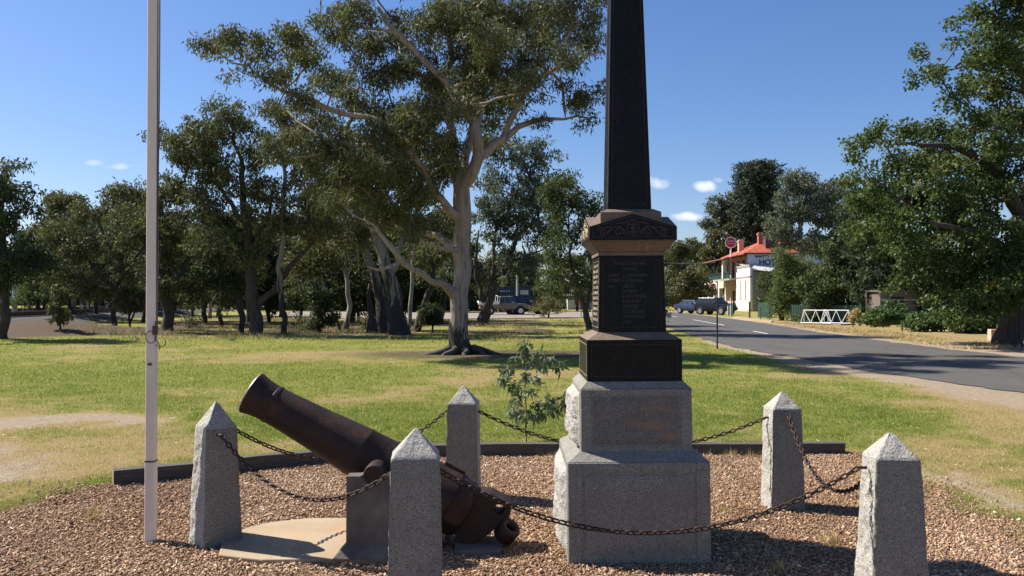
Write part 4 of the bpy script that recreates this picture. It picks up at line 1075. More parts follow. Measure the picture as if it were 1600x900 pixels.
mt(43, [[(541,516,.16),(546,490,.13),(542,440,.11),(536,390,.10),(520,330,.06)], [(541,430,.07),(560,390,.05)]], [(525,320,34,30),(555,350,34,30),(500,370,30,30),(545,390,34,22),(515,285,30,24)], 'pale grey stemmed eucalypt between the bushy conifer and the stump', barkm='pale_bark', leafm='gum_leaf_grey')
mt(40, [[(533,517,.09),(520,490,.08),(507,450,.07),(497,415,.05),(480,380,.03)]], [(478,395,26,22),(505,400,24,20),(470,420,20,16)], 'thin leaning pale eucalypt beside the dark conifer', barkm='pale_bark')
o = mt(39, [[(500,522,.08),(500,490,.06),(502,455,.02)]], [(500,505,24,14),(498,485,20,16),(505,465,12,16),(520,500,14,10)], 'low dark bushy conifer under the eucalypts', r_m=.4, leafm='dark_leaf', n_leaf=80, tuft=.3, L=.16, W=.05, droop=.2, group='x')
del o['group']; o.name = 'bushy_conifer'
mt(38, [[(603,521,.30),(596,480,.26),(588,440,.21),(575,400,.17),(562,360,.13),(548,310,.07)], [(570,385,.1),(590,340,.07),(600,300,.04)]],
   [(545,290,34,28),(515,315,34,28),(580,320,34,28),(535,250,34,26),(495,345,28,24),(560,370,24,20)], 'dark trunked eucalypt leaning left just behind the broken stump', barkm='grey_bark')
mt(36.5, [[(624,524,.44),(620,490,.36),(612,450,.31),(602,410,.26),(592,380,.22),(578,335,.15),(570,280,.08)], [(604,415,.14),(596,380,.1),(580,345,.06)], [(610,440,.14),(622,395,.1),(635,340,.06)]],
   [(570,265,34,28),(605,285,38,30),(640,300,34,28),(555,310,28,24),(600,235,36,28),(650,255,30,24),(625,345,28,20)], 'stout eucalypt with a blackened base and two pale upper stems', barkm='grey_bark', flare=.25)
mt(39, [[(632,524,.10),(640,495,.10),(646,460,.09),(645,420,.08),(646,370,.06),(650,320,.04)], [(645,430,.05),(630,400,.03)]], [(650,310,26,24),(670,345,26,22),(640,350,22,18)], 'slender pale eucalypt rising beside the stout blackened one', barkm='pale_bark')
mt(40, [[(649,516,.20),(660,490,.18),(668,462,.15),(676,430,.10),(684,390,.05)]], [(685,385,30,24),(665,405,24,18),(700,350,30,28)], 'dark eucalypt leaning right, left of the big pale trunk', barkm='dark_bark')
mt(39, [[(676,519,.05),(674,500,.04),(675,485,.02)]], [(674,484,18,14),(680,500,10,8),(664,496,8,8)], 'small dark sapling left of the big pale trunk', r_m=.3, n_leaf=44, tuft=.2, leafm='dark_leaf')
mt(50, [[(752,507,.36),(757,490,.33),(765,465,.26),(780,435,.2),(795,405,.14),(810,370,.08)], [(757,480,.2),(748,450,.13),(742,410,.09),(748,360,.05)], [(765,465,.15),(772,430,.12),(772,380,.09),(780,320,.05)], [(780,440,.1),(815,400,.07),(850,390,.04)]],
   [(800,240,36,24),(770,275,30,28),(830,265,34,30),(850,235,14,12),(795,310,40,30),(840,315,38,30),(760,335,26,28),(815,355,44,26),(860,360,28,28),(775,385,34,24),(835,400,40,22),(790,420,30,14),(870,290,20,22),(765,225,20,14)], 'broad eucalypt with a dark fanning trunk beside the parked beige utility', barkm='dark_bark', leafm='gum_leaf_grey', r_m=1.2, L=.24, W=.085, n_leaf=62, tuft=.55)
mt(42, [[(921,516,.17),(918,490,.15),(910,465,.12),(900,440,.10),(893,400,.07),(888,340,.04)], [(918,480,.1),(925,450,.07),(928,400,.04)]],
   [(880,285,32,22),(862,310,20,18),(905,300,30,26),(925,320,24,26),(880,340,34,26),(915,360,34,26),(870,380,30,24),(905,400,36,24),(935,395,24,30),(875,425,34,20),(915,435,30,18),(955,350,30,40),(965,400,24,30),(860,450,20,12),(1030,470,4,4)], 'dark crooked stemmed tree close behind the memorial, left of it', barkm='dark_bark', leafm='oak_leaf', L=.16, W=.07)
mt(67, [[(857,498,.08),(857,480,.06),(860,460,.03)]], [(856,472,20,14),(872,478,14,10),(842,478,10,10)], 'small yellowish bare looking tree by the gravel side road', r_m=.8, leafm='yellow_leaf', n_leaf=26, tuft=.4, group='x', barkm='pale_bark')
px_tree('gum_tree', 60, [[(690,497,.2),(688,440,.15),(690,380,.1)]], [(680,400,50,36),(640,420,40,34),(720,420,40,34),(590,420,36,34),(560,440,30,24),(500,430,40,30)], 'olive eucalypt foliage mass farther back beyond the side road', 1.3, 1.0, cat='tree', group=TR, leafm='gum_leaf_olive', barkm='pale_bark', L=.28, W=.1, tuft=.6, n_leaf=55, tip=.02)

# --- broken stump
Ys = 39; st = empty('tree_stump', (P(587, 517, Ys)[0], Ys, 0)); tag(st, 'short broken tree stump with jagged splintered top', 'stump')
mb = MB()
for k in range(9):
    a = k/9*2*math.pi; h = random.uniform(.35, .85)+(.35 if k in (4, 5) else 0); x, y = .3*math.cos(a), .25*math.sin(a)
    mb.tube([(x*1.15, y*1.15, -.1), (x, y, .25), (x*.9, y*.9, h*.7), (x*.85, y*.85, h)], [.15, .13, .09, .012], 7)
mb.tube([(-.15, 0, -.1), (-.2, 0, .8), (-.35, 0, 1.7), (-.3, 0, 2.3)], [.17, .14, .10, .03], 8)
mb.build('broken_trunk', M['dark_bark'], st, True)

# --- sapling beside the plinth
Yq = 9.2; sb_ = P(822, 692, Yq); T = Tree(.06, .006)
T.path([(sb_[0], Yq, -.02), (sb_[0]+.0, Yq, .35), (sb_[0]-.01, Yq, .7), (sb_[0]+.02, Yq, 1.05), (sb_[0]+.01, Yq, 1.16)], [.009, .008, .006, .004, .002])
tips = []
for (x, y, d) in ((795,575,.1),(785,590,-.1),(800,600,.15),(812,560,-.1),(820,545,.05),(832,560,.1),(848,572,-.12),(862,560,.1),(872,572,.0),(840,590,.18),(822,585,-.2),(806,625,.12),(800,640,-.1),(815,640,.2),(812,650,0),(838,632,.12),(855,628,-.08),(868,622,.06),(880,630,.0),(848,645,.1),(830,610,-.16),(810,610,0),(835,650,-.1),(868,640,.05),(818,536,0),(845,552,0),(790,580,.1),(884,622,.02)):
    q = P(x, y, Yq+d); T.attach(q, .0, 1.0); tips.append(q)
T.solve(.0016); V, F = T.mesh(); B = np.array((sb_[0], Yq, 0)); root = empty('eucalypt_sapling', tuple(B)); tag(root, 'knee high eucalypt sapling with long silvery leaves behind the timber kerb', 'sapling')
link('stem', np_mesh('stem', V-B, F), M['stem'], root, True)
V, F, t_ = leaf_quads(tips, 30, .075, .088, .030, .7); link('leaves', np_mesh('leaves', V-B, F, dict(tint=t_)), M['sapling_leaf'], root)

# --- right side
E = 28.1
elm_cl = cl([(1560,60,34),(1500,62,20),(1470,108,20),(1432,122,16),(1545,120,34),(1600,100,46),(1590,20,44),(1530,18,20),(1565,150,26),(1440,80,8),(1490,30,14),
  (1345,222,18),(1375,205,24),(1410,212,26),(1450,228,30),(1500,250,40),(1352,262,18),(1385,290,28),(1440,300,42),(1500,325,48),(1560,300,50),(1600,250,50),(1400,345,34),(1375,330,16),(1470,385,44),(1540,400,46),(1600,390,50),(1445,430,30),(1500,455,34),(1560,460,38),(1625,470,46),(1650,300,50),(1660,150,50),(1430,375,30),(1420,400,24),(1455,200,22),(1400,250,26),(1640,60,50),(1560,220,30),(1510,195,18),
  (1500,150,24),(1530,180,26),(1580,180,34),(1600,190,36),(1500,210,24),(1540,235,30),(1590,60,40),(1540,90,30),(1600,20,40),(1350,300,30,1),(1365,335,30,1.5),(1340,360,26,3),(1380,380,34,2),(1420,440,34,1.5),(1405,320,34),(1460,260,36),(1480,290,40),(1425,275,34),(1530,290,40),(1470,430,36,-1),(1505,480,30,-1.5),(1545,470,36,-2),(1560,440,36,-2.6),(1600,440,34,-2.8),(1590,360,44,-2.5),(1620,420,44,-2.5),(1680,380,50),(1700,220,60),(1600,-40,50),(1520,-40,30),(1690,-20,60),(1460,470,16),(1540,490,18),(1480,345,40),(1530,360,40),(1440,345,34),(1515,420,40),(1580,430,40),(1340,240,10),(1330,280,8)], E)
lm = [px_limb(l, E) for l in ([(1579,545,.44),(1580,500,.40),(1584,450,.38),(1592,400,.36),(1600,350,.33),(1607,322,.30)],
   [(1603,335,.24),(1580,300,.20,-.4),(1562,272,.18,-.6),(1545,252,.15,-.8),(1520,238,.12,-1),(1485,226,.09,-1.2),(1440,221,.06,-1.4),(1400,225,.035,-1.6)],
   [(1565,275,.14,-.6),(1570,245,.12,-.4),(1558,215,.1,-.3),(1550,190,.07,0)],
   [(1607,325,.25),(1625,250,.2,.5),(1620,170,.15,.8),(1590,110,.1,.6),(1560,80,.07,.5),(1510,95,.04,.4),(1455,118,.025,.2)],
   [(1600,130,.09,.6),(1560,40,.06,.6),(1540,5,.03,.5)], [(1607,330,.25),(1660,260,.18,1),(1700,180,.12,1.5)],
   [(1590,410,.2),(1550,375,.13,-1.5),(1500,355,.09,-2.5),(1450,345,.05,-3)], [(1588,430,.2),(1560,410,.12,1.6),(1510,400,.08,2.4)])]
lm[0][0][0] = ((1577-800)/FPX*E, E, -.2)
make_tree('elm_tree', ((1577-800)/FPX*E, E, 0), lm, elm_cl, 'big broad leaved elm overhanging the right side of the road', barkm='dark_bark', leafm='elm_leaf', L=.12, W=.085, droop=.4, tuft=.40, n_leaf=84, per=1.55, tip=.011, flare=.12)
RT_ = 'trees crowding round the hotel'
def rt(Y, limbs, ell, label, r_m=1.2, dens=1.45, nm='bushy_tree', **kw):
    d = dict(cat='tree', group=RT_, L=.26, W=.10, tuft=.55, n_leaf=76, tip=.02); d.update(kw); return px_tree(nm, Y, limbs, ell, label, r_m, dens, **d)
rt(60, [[(1222,500,.2),(1222,460,.16),(1224,420,.1)]], [(1221,404,12,12),(1230,402,20,14),(1228,414,24,20),(1222,437,18,24),(1243,430,30,26),(1222,462,20,22),(1232,465,32,26),(1255,455,24,24),(1228,486,20,12),(1262,420,16,16)], 'soft olive green bushy tree hiding the end of the hotel sign', leafm='bright_leaf', L=.24, W=.05, r_m=.7, droop=0)
rt(56, [[(1300,506,.2),(1300,460,.18),(1305,410,.1)]], [(1290,400,28,22),(1275,440,26,30),(1310,430,34,34),(1285,475,30,22),(1325,470,32,26),(1335,415,24,28),(1265,490,16,12)], 'dark dense broad tree behind the white footbridge', leafm='oak_leaf', L=.2, W=.11)
rt(52, [[(1365,505,.2),(1365,450,.18),(1362,380,.1)]], [(1365,330,30,34),(1390,370,34,34),(1350,380,28,30),(1370,420,38,30),(1400,430,34,34),(1360,455,34,26),(1400,470,30,24),(1340,345,22,26),(1420,400,30,34)], 'dark green tree filling the gap between footbridge and elm', leafm='dark_leaf', L=.22, W=.11)
rt(50, [[(1450,510,.2),(1450,450,.16)]], [(1440,440,34,30),(1490,450,40,36),(1540,450,40,36),(1590,440,40,36),(1470,490,30,18),(1525,490,34,18),(1580,490,30,20),(1460,400,30,26),(1640,440,50,50)], 'shadowy thicket of trees behind the elm trunk', leafm='dark_leaf', L=.24, W=.12)
rt(80, [[(1255,495,.35),(1254,420,.28),(1250,350,.2),(1248,290,.1)], [(1252,400,.15),(1290,340,.1)]], [(1245,285,26,22),(1235,310,24,22),(1275,300,28,24),(1225,335,22,20),(1260,335,34,26),(1298,330,22,24),(1235,370,30,22),(1275,375,36,26),(1300,300,14,14),(1305,375,24,24),(1213,360,12,16)], 'pale grey green eucalypt rising between the pine and the elm', leafm='gum_leaf_grey', barkm='pale_bark', nm='gum_tree', L=.32, W=.12, r_m=1.5, tuft=.75)
rt(84, [[(1325,495,.3),(1325,420,.2),(1325,350,.12)]], [(1318,330,20,20),(1335,350,24,28),(1320,375,28,28),(1345,310,14,16)], 'airy eucalypt seen between the pale eucalypt and the elm', leafm='gum_leaf', barkm='pale_bark', nm='gum_tree', L=.32, W=.12, r_m=1.4, tuft=.7, dens=.8)
# norfolk-like pine: tiers of upswept branches
Yp = 125; pb = P(1184, 480, Yp); T = Tree(1.2, .03); top = P(1184, 250, Yp)[2]
T.path([(pb[0], Yp, 0), (pb[0], Yp, top*.5), (pb[0], Yp, top-.3)], [.5, .35, .05])
tips = []
for z in np.arange(6.5, top-.4, .75):
    f = (z-6.5)/(top-6.5); rad = (4.2*(1-.25*abs(f-.55)*2) if f < .8 else 4.0*math.sqrt(max(.02, 1-((f-.74)/.27)**2)))*random.uniform(.85, 1.08)
    for k in range(13):
        a = k/13*2*math.pi+z*2.1+random.uniform(-.2, .2); rr = rad*random.uniform(.8, 1.1)
        q = (pb[0]+rr*math.cos(a), Yp+rr*math.sin(a), z+rr*.18); T.path([T.p[T.nearest((pb[0], Yp, z), 0)], (pb[0]+rr*.5*math.cos(a), Yp+rr*.5*math.sin(a), z-.05), q], [.07, .05, .02], T.nearest((pb[0], Yp, z), 0))
        for s_ in (.35, .55, .75, .95): tips.append((pb[0]+rr*s_*math.cos(a), Yp+rr*s_*math.sin(a), z-.1+rr*.2*s_*s_))
V, F = T.mesh(); B = np.array((pb[0], Yp, 0)); root = empty('pine_tree', tuple(B)); tag(root, 'tall dark tiered pine with a domed top behind the hotel roof', 'tree')
link('trunk', np_mesh('trunk', V-B, F), M['dark_bark'], root)
V, F, t_ = leaf_quads(tips, 26, .55, .55, .16, -.1); link('crown', np_mesh('crown', V-B, F, dict(tint=t_)), M['pine_leaf'], root)
rt(130, [[(1125,470,.3),(1125,400,.2),(1125,330,.12)]], [(1112,345,10,8),(1120,322,14,12),(1140,312,14,12),(1130,335,10,8),(1152,320,8,10)], 'airy pale eucalypt crown poking out left of the pine', leafm='gum_leaf_grey', nm='gum_tree', L=.5, W=.2, r_m=1.3, tuft=.8, barkm='pale_bark')
rt(128, [[(1150,475,.4),(1150,400,.3)]], [(1125,370,18,18),(1150,355,26,20),(1118,395,22,22),(1150,390,34,26),(1185,375,26,22),(1105,420,22,20),(1135,425,30,20),(1200,350,20,22)], 'dense olive green trees massed behind the hotel roof', leafm='gum_leaf_olive', L=.5, W=.22, r_m=2.0, tuft=1.0, nm='gum_tree')
rt(150, [[(1085,475,.4),(1085,420,.3)]], [(1050,392,16,16),(1075,388,20,14),(1100,395,16,14),(1050,420,22,20),(1085,425,28,20),(1070,450,30,16),(1040,455,16,14),(1105,450,20,18)], 'distant rounded trees just right of the memorial cornice', leafm='gum_leaf', L=.55, W=.24, r_m=2.2, tuft=1.1, nm='gum_tree')
rt(112, [[(1075,482,.3),(1075,450,.2)]], [(1065,440,14,14),(1085,432,16,14),(1098,452,14,16),(1075,460,18,12),(1055,462,12,10)], 'low olive tree beyond the parked cars', leafm='gum_leaf_olive', L=.4, W=.18, r_m=1.4, tuft=.8)
# ivy covered shrubs on the far verge
def shrub(Y, ell, label, leafm='ivy_leaf', n_leaf=60, r_m=.5, L=.13, W=.10, tuft=.28, cat='shrub', nm='leafy_shrub'):
    cx = sum(e[0] for e in ell)/len(ell); b = ground_base(cx, Y)
    make_tree(nm, b, [([(b[0], b[1], b[2]-.1), (b[0], b[1], b[2]+.5)], [.05, .03])], fill(ell, Y, r_m, 1.5), label, cat=cat, group=None, barkm='dark_bark', leafm=leafm, L=L, W=W, droop=.2, tuft=tuft, n_leaf=n_leaf, tip=.008)
shrub(47, [(1372,490,20,16),(1395,488,24,16),(1362,500,12,8),(1408,498,16,10)], 'green leafy shrub with a post beside it, right of the footbridge')
shrub(40, [(1450,500,26,14),(1430,508,16,8),(1470,510,20,10)], 'low green shrub near the straw coloured verge, middle of three')
shrub(38, [(1500,503,30,18),(1530,500,26,16),(1555,506,20,16),(1515,515,24,8)], 'widest green shrub spreading left of the elm trunk')
shrub(48, [(1336,492,6,13),(1330,498,5,8)], 'reddish brown dead weed bush at the end of the footbridge', leafm='straw', r_m=.2, L=.12, W=.03, tuft=.14, nm='dead_bush')
shrub(36, [(1585,500,16,22)], 'dark shrub tucked behind the elm trunk', leafm='dark_leaf')
for i, (x, y) in enumerate(((115,505),(135,505),(160,508),(285,512),(300,510),(315,512),(262,508))):
    pass
for i, (x, y, lab) in enumerate(((290, 512, 'spindly dry bush right of the flagpole under the trees'), (470, 516, 'small dry scrub between two thin trunks'), (565, 514, 'low scrubby bush left of the broken stump'))):
    shrub(EYE*FPX/(y-HOR), [(x, y-12, 14, 10), (x+12, y-8, 8, 8)], lab, 'gum_leaf_olive', 26, .5, .14, .04, .3)

# --- background rows: four far trees built once, copied with their parts
def far_proto(seed, h, wd, leafm, barkm):
    random.seed(seed); lm_ = [([(0, 0, -.3), (.2, .1, h*.3), (-.1, 0, h*.65)], [.32, .24, .12]), ([(.2, .1, h*.3), (1.5, .5, h*.6)], [.16, .06]), ([(.1, .1, h*.25), (-1.6, -.5, h*.55)], [.15, .06])]
    cl_ = []
    for k in range(26):
        a = random.uniform(0, 6.28); t = random.random(); z = h*(.25+.7*t); rr = wd*math.sqrt(random.random())*(1-.55*max(0, t-.45)/.55)
        r = random.uniform(1.0, 1.7); cl_.append((rr*math.cos(a), rr*math.sin(a), z, r, r*.75))
    return make_tree('far_tree', (0, 0, 0), lm_, cl_, 'x', barkm=barkm, leafm=leafm, L=.45, W=.17, tuft=.85, n_leaf=52, tip=.03)
mt(39.5, [[(722,512,.26),(721,450,.22),(721,380,.19),(722,300,.15),(735,200,.10),(755,100,.06)]],
   [(700,40,44,34),(765,30,50,40),(830,40,40,34),(740,110,44,30),(800,110,44,30),(860,70,30,26),(720,-20,50,30),(790,-30,50,34),(690,150,34,26),(780,170,36,24),(850,10,34,26)], 'tall eucalypt whose crown rises behind the big pale trunked tree', barkm='dark_bark', leafm='gum_leaf', r_m=1.3, L=.24, W=.08, tuft=.6, n_leaf=60)
protos = [far_proto(3, 15, 4.6, 'gum_leaf', 'pale_bark'), far_proto(5, 12, 4.8, 'gum_leaf_olive', 'grey_bark'), far_proto(9, 17, 4.4, 'gum_leaf_grey', 'pale_bark'), far_proto(12, 9, 4.4, 'oak_leaf', 'dark_bark')]
def put_far(proto, x, y, s, rz, label, group, first):
    if first: o = proto
    else:
        o = proto.copy(); COL.objects.link(o)
        for ch in proto.children: c = ch.copy(); COL.objects.link(c); c.parent = o
    o.location = (x, y, float(height(x, y))); o.scale = (s, s, s*random.uniform(.9, 1.1)); o.rotation_euler = (0, 0, rz); tag(o, label, 'tree', group)
random.seed(41)
mtl = [(262, 52), (300, 58), (345, 47), (420, 55), (470, 58), (500, 50), (560, 57), (585, 52), (640, 58), (690, 53), (225, 55), (150, 60), (110, 56)]
thin = make_tree('slender_tree', (0, 0, 0), [([(0, 0, -.2), (.15, .1, 2.4), (-.2, 0, 4.8), (.1, 0, 7)], [.13, .10, .07, .03]), ([(.1, .1, 2.0), (.9, 0, 3.6), (1.2, 0, 5)], [.06, .04, .02])],
    [(random.uniform(-1.7, 1.7), random.uniform(-1.6, 1.6), random.uniform(1.6, 7.4), random.uniform(.5, .95), .6) for _ in range(24)], 'x', barkm='dark_bark', leafm='dark_leaf', L=.24, W=.09, tuft=.5, n_leaf=46, tip=.014)
for i, (px, Y) in enumerate(mtl):
    X = (px-800)/FPX*Y; o = thin
    if i:
        o = thin.copy(); COL.objects.link(o)
        for ch in thin.children: c = ch.copy(); COL.objects.link(c); c.parent = o
    k = random.uniform(.75, 1.1); o.location = (X, Y, float(height(X, Y))); o.scale = (k*1.15, k*1.15, k); o.rotation_euler = (0, 0, i*1.3)
    tag(o, 'slender dark tree filling the shade between the larger trunks', 'tree', 'slender dark trees in the shaded belt')
random.seed(33)
sc_cl = [(random.uniform(-3.6, 3.6), random.uniform(-1.5, 1.5), random.uniform(.5, 3.2), random.uniform(.8, 1.3), .8) for _ in range(24)]
scrub = make_tree('far_scrub', (0, 0, 0), [([(0, 0, -.3), (.1, 0, 1.5)], [.15, .08])], sc_cl, 'x', barkm='dark_bark', leafm='dark_leaf', L=.45, W=.2, tuft=.8, n_leaf=46, tip=.03)
for i, px in enumerate(list(range(-140, 960, 44))+[(p, 114) for p in range(240, 740, 50)]+list(range(1010, 1100, 40))+list(range(1290, 1700, 60))):
    px, Y_ = px if isinstance(px, tuple) else (px, 0)
    Y = Y_ or (128 if px < 960 else 170 if px < 1200 else 100)+random.uniform(-7, 7); X = (px-800)/FPX*Y; o = scrub
    if i:
        o = scrub.copy(); COL.objects.link(o)
        for ch in scrub.children: c = ch.copy(); COL.objects.link(c); c.parent = o
    k = random.uniform(.9, 1.5); o.location = (X, Y, float(height(X, Y))); o.scale = (k, k, k); o.rotation_euler = (0, 0, random.uniform(-.3, .3)+(3.14 if i % 2 else 0))
    tag(o, 'dark low scrub closing the view at the foot of the far trees', 'bush', 'dark scrub under the far trees')
random.seed(21); used = set()
spots = []
for px in range(-120, 960, 26):
    for Y in (74, 104, 135):
        if random.random() < .22: continue
        spots.append((px+random.uniform(-12, 12), Y+random.uniform(-8, 8), 'L'))
for px in range(1010, 1130, 30): spots.append((px, 185+random.uniform(-10, 10), 'R'))
for px in range(1230, 1750, 40): spots.append((px+random.uniform(-12, 12), 95+random.uniform(-12, 20), 'E'))
for (px, Y, side) in spots:
    X = (px-800)/FPX*Y
    if side == 'L':
        if side_road(X, Y) > -2.5: Y = Y+ (114-Y if Y > 80 else 55-Y); 
        X = (px-800)/FPX*Y
        if Y < 60 and (X < -20 or X > -7 or random.random() < .5): continue
        if side_road(X, Y) > -2.5: continue
        top = 330 if px < 240 else 345
        if 740 < px: top = 400
        if px < 100: top = 360
    elif side == 'R': top = 395
    else: top = 400
    k = random.randrange(4) if side == 'L' else random.choice((1, 3)); hh = (15, 12, 17, 9)[k]
    want = (HOR-top)/FPX*Y+EYE; s = min(1.35, want/hh*random.uniform(.85, 1.08))
    if s < .35: continue
    lab, grp = {'L': ('eucalypt in the dense far rows beyond the side road and railway', 'far eucalypts beyond the side road'), 'R': ('small far tree on the horizon beyond the parked cars', 'far trees beyond the parked cars'), 'E': ('tree in the shaded stand far behind the elm and the footbridge', 'far trees behind the elm')}[side]
    put_far(protos[k], X, Y, s, random.uniform(0, 6.28), lab, grp, k not in used); used.add(k)
# ------------------------------------------------------------------ hotel
def wall_quad(mb, p0, p1, z0, z1, th=.3): 
    """vertical slab from p0 to p1, th thick to the right of the direction"""
    a, b = Vector((*p0, 0)), Vector((*p1, 0)); d = (b-a).normalized(); n = Vector((d.y, -d.x, 0))*th
    vs = [(a.x, a.y, z0), (b.x, b.y, z0), (b.x+n.x, b.y+n.y, z0), (a.x+n.x, a.y+n.y, z0)]
    vs += [(x, y, z1) for x, y, _ in vs]; mb.add(vs, [(3, 2, 1, 0), (4, 5, 6, 7), (0, 1, 5, 4), (1, 2, 6, 5), (2, 3, 7, 6), (3, 0, 4, 7)]); return mb
HX, HY = 28.9, 101.0
hotel = empty('hotel', (HX, HY, 0), -math.atan(.03)); tag(hotel, 'two storey white hotel with orange red roof, green verandah and painted sign wall', 'building')
# local frame: +y runs away along the street front, +x into the block
def hb(x0, x1, y0, y1, z0, z1, nm, mat, par=hotel, bev=0): return MB().box(x0, x1, y0, y1, z0, z1).build(nm, M[mat], par, bevel=bev)
# single storey wing with parapet (openings cut as separate wall pieces)
mb = MB(); 
ys_ = [0, 1.75, 2.35, 4.25, 4.85, 7.0]
for i in range(5):
    if i in (1, 3): mb.box(0, .3, ys_[i], ys_[i+1], 0, 1.5); mb.box(0, .3, ys_[i], ys_[i+1], 3.75, 5.45)
    else: mb.box(0, .3, ys_[i], ys_[i+1], 0, 5.45)
wg = mb.build('wing_front', M['white_render'], hotel)
for a, b in ((1.75, 2.35), (4.25, 4.85)):
    f = hb(.10, .24, a, b, 1.5, 3.75, 'window', 'brick_red'); MB().box(.05, .11, a+.1, b-.1, 1.6, 3.65).build('pane', M['car_glass'], f); MB().box(-.06, .1, a-.08, b+.08, 1.40, 1.5).build('sill', M['brick_red'], f)
hb(-.10, .42, -.06, 7.04, 5.452, 5.70, 'parapet_coping', 'wall_grey'); hb(-.07, .32, -.04, 7.02, 4.15, 4.33, 'string_course', 'wall_grey'); hb(-.12, .5, -.02, 7.1, -.1, .32, 'plinth_band', 'cream_render')
mb = MB(); mb.add([(.301, .0, 0), (14, .0, 0), (14, .0, 3.4), (.301, .0, 4.9), (.301, .25, 0), (14, .25, 0), (14, .25, 3.4), (.301, .25, 4.9)], [(0, 1, 2, 3), (7, 6, 5, 4), (1, 5, 6, 2), (2, 6, 7, 3)]); mb.build('side_wall', M['wall_grey'], hotel)
mb = MB(); mb.add([(.35, -.3, 5.0), (14, -.3, 3.5), (14, 7, 4.6), (.35, 7, 6.0), (.35, -.3, 5.08), (14, -.3, 3.58), (14, 7, 4.68), (.35, 7, 6.08)], [(3, 2, 1, 0), (4, 5, 6, 7), (0, 1, 5, 4), (1, 2, 6, 5), (2, 3, 7, 6), (3, 0, 4, 7)]); mb.build('wing_roof', M['tin_roof'], hotel)
# two storey block
hb(1.5, 12, 7.1, 7.4, 0, 7.55, 'sign_wall', 'sign_grey'); sg = hotel.children[-1]
hb(1.5, 1.8, 7.4, 20, 0, 7.2, 'front_wall', 'brick_pale'); hb(1.5, 12, 19.9, 20.2, 0, 7.2, 'end_wall', 'cream_render'); hb(11.7, 12, 7.4, 20, 0, 7.2, 'back_wall', 'cream_render')  # front wall is brick brown to paint in the shade under the verandah
text_mesh('HOTEL', 1.0, M['letter_dark'], sg, Matrix.Translation((2.95, 7.085, 5.95)) @ UP, font_off=.03, depth=.01)
text_mesh('WHITTY', .5, M['letter_dark'], sg, Matrix.Translation((2.4, 7.085, 6.85)) @ UP, font_off=.02, depth=.01)
for a in (8.6, 11.5, 14.4, 17.3):
    f = hb(1.42, 1.5, a, a+1.0, 4.3, 6.6, 'balcony_door', 'brick_dark'); MB().box(1.38, 1.425, a+.12, a+.88, 4.5, 6.4).build('pane', M['car_glass'], f)
hb(1.40, 1.5, 7.6, 9.1, 0, 2.6, 'bar_door', 'interior_dark'); hb(1.43, 1.5, 11.2, 12.2, .9, 2.5, 'window', 'blue_panel'); hb(1.43, 1.5, 14.2, 15.2, .2, 2.6, 'window', 'interior_dark')
# verandah: floor, balustrade, posts, roof
hb(-.9, 1.5, 7.1, 20.2, 3.95, 4.18, 'balcony_floor', 'wall_grey'); 
mb = MB(); mb.box(-.92, -.85, 7.2, 20.2, 4.95, 5.02); mb.box(-.92, -.85, 7.2, 20.2, 4.25, 4.32)
for y in np.arange(7.3, 20.2, .22): mb.box(-.90, -.87, y, y+.03, 4.3, 4.97)
for x in np.arange(-.9, 1.4, .22): mb.box(x, x+.03, 20.15, 20.18, 4.2, 4.97)
mb.box(-.9, 1.45, 20.14, 20.2, 4.95, 5.02); hb(-.885, -.875, 7.2, 20.2, 4.3, 4.75, 'balcony_screen', 'bull_green'); mb.build('balustrade', M['bull_green'], hotel)
for y in (7.25, 9.4, 11.5, 13.6, 15.8, 18.0, 20.1): hb(-.93, -.85, y, y+.08, 4.18, 6.75, 'verandah_post', 'bull_green')
hb(-1.0, -.55, 10.4, 10.9, 4.2, 6.7, 'white_column', 'white_render')
for y in (12.6, 15.6, 19.6): hb(-1.0, -.5, y, y+.5, 0, 3.95, 'ground_column', 'white_render')
hb(-1.0, -.8, 9.9, 12.6, 2.95, 3.9, 'verandah_fascia', 'cream_render')
s_ = hb(-1.12, -1.0, 13.6, 21.8, 2.85, 3.75, 'sign_board', 'letter_white')
MB().box(-1.15, -1.12, 14.0, 16.9, 2.98, 3.62).build('red_panel', M['sign_red'], s_); MB().box(-1.15, -1.12, 18.0, 21.4, 2.98, 3.62).build('red_panel', M['sign_red'], s_)
mb = MB(); mb.add([(-1.6, 6.9, 6.72), (-1.6, 21.2, 6.72), (1.6, 20.4, 7.35), (1.6, 6.9, 7.35), (-1.6, 6.9, 6.80), (-1.6, 21.2, 6.80), (1.6, 20.4, 7.43), (1.6, 6.9, 7.43)], [(3, 2, 1, 0), (4, 5, 6, 7), (0, 1, 5, 4), (1, 2, 6, 5), (2, 3, 7, 6), (3, 0, 4, 7)]); mb.build('verandah_roof', M['roof_pink'], hotel)
# hip roof
x0, x1, y0, y1, z, zr = 1.0, 12.5, 6.7, 20.7, 7.5, 9.7
rf = MB().add([(x0, y0, z), (x1, y0, z), (x1, y1, z), (x0, y1, z), (5.5, 12.0, zr), (8.5, 12.0, zr), (x0, y0, z-.14), (x1, y0, z-.14), (x1, y1, z-.14), (x0, y1, z-.14)], [(0, 1, 5, 4), (1, 2, 5), (2, 3, 4, 5), (3, 0, 4), (6, 7, 1, 0), (7, 8, 2, 1), (8, 9, 3, 2), (9, 6, 0, 3), (9, 8, 7, 6)]).build('roof', M['roof_red'], hotel)
hb(.9, 12.6, 6.62, 6.70, 7.30, 7.48, 'gutter', 'dark_steel')
def chim(x, y, w, z0, z1, mat): 
    mb = MB(); mb.box(x-w, x+w, y-w, y+w, z0, z1-.35); mb.box(x-w-.08, x+w+.08, y-w-.08, y+w+.08, z1-.349, z1-.15); mb.box(x-w*.8, x+w*.8, y-w*.8, y+w*.8, z1-.149, z1); mb.build('chimney', M[mat], rf)
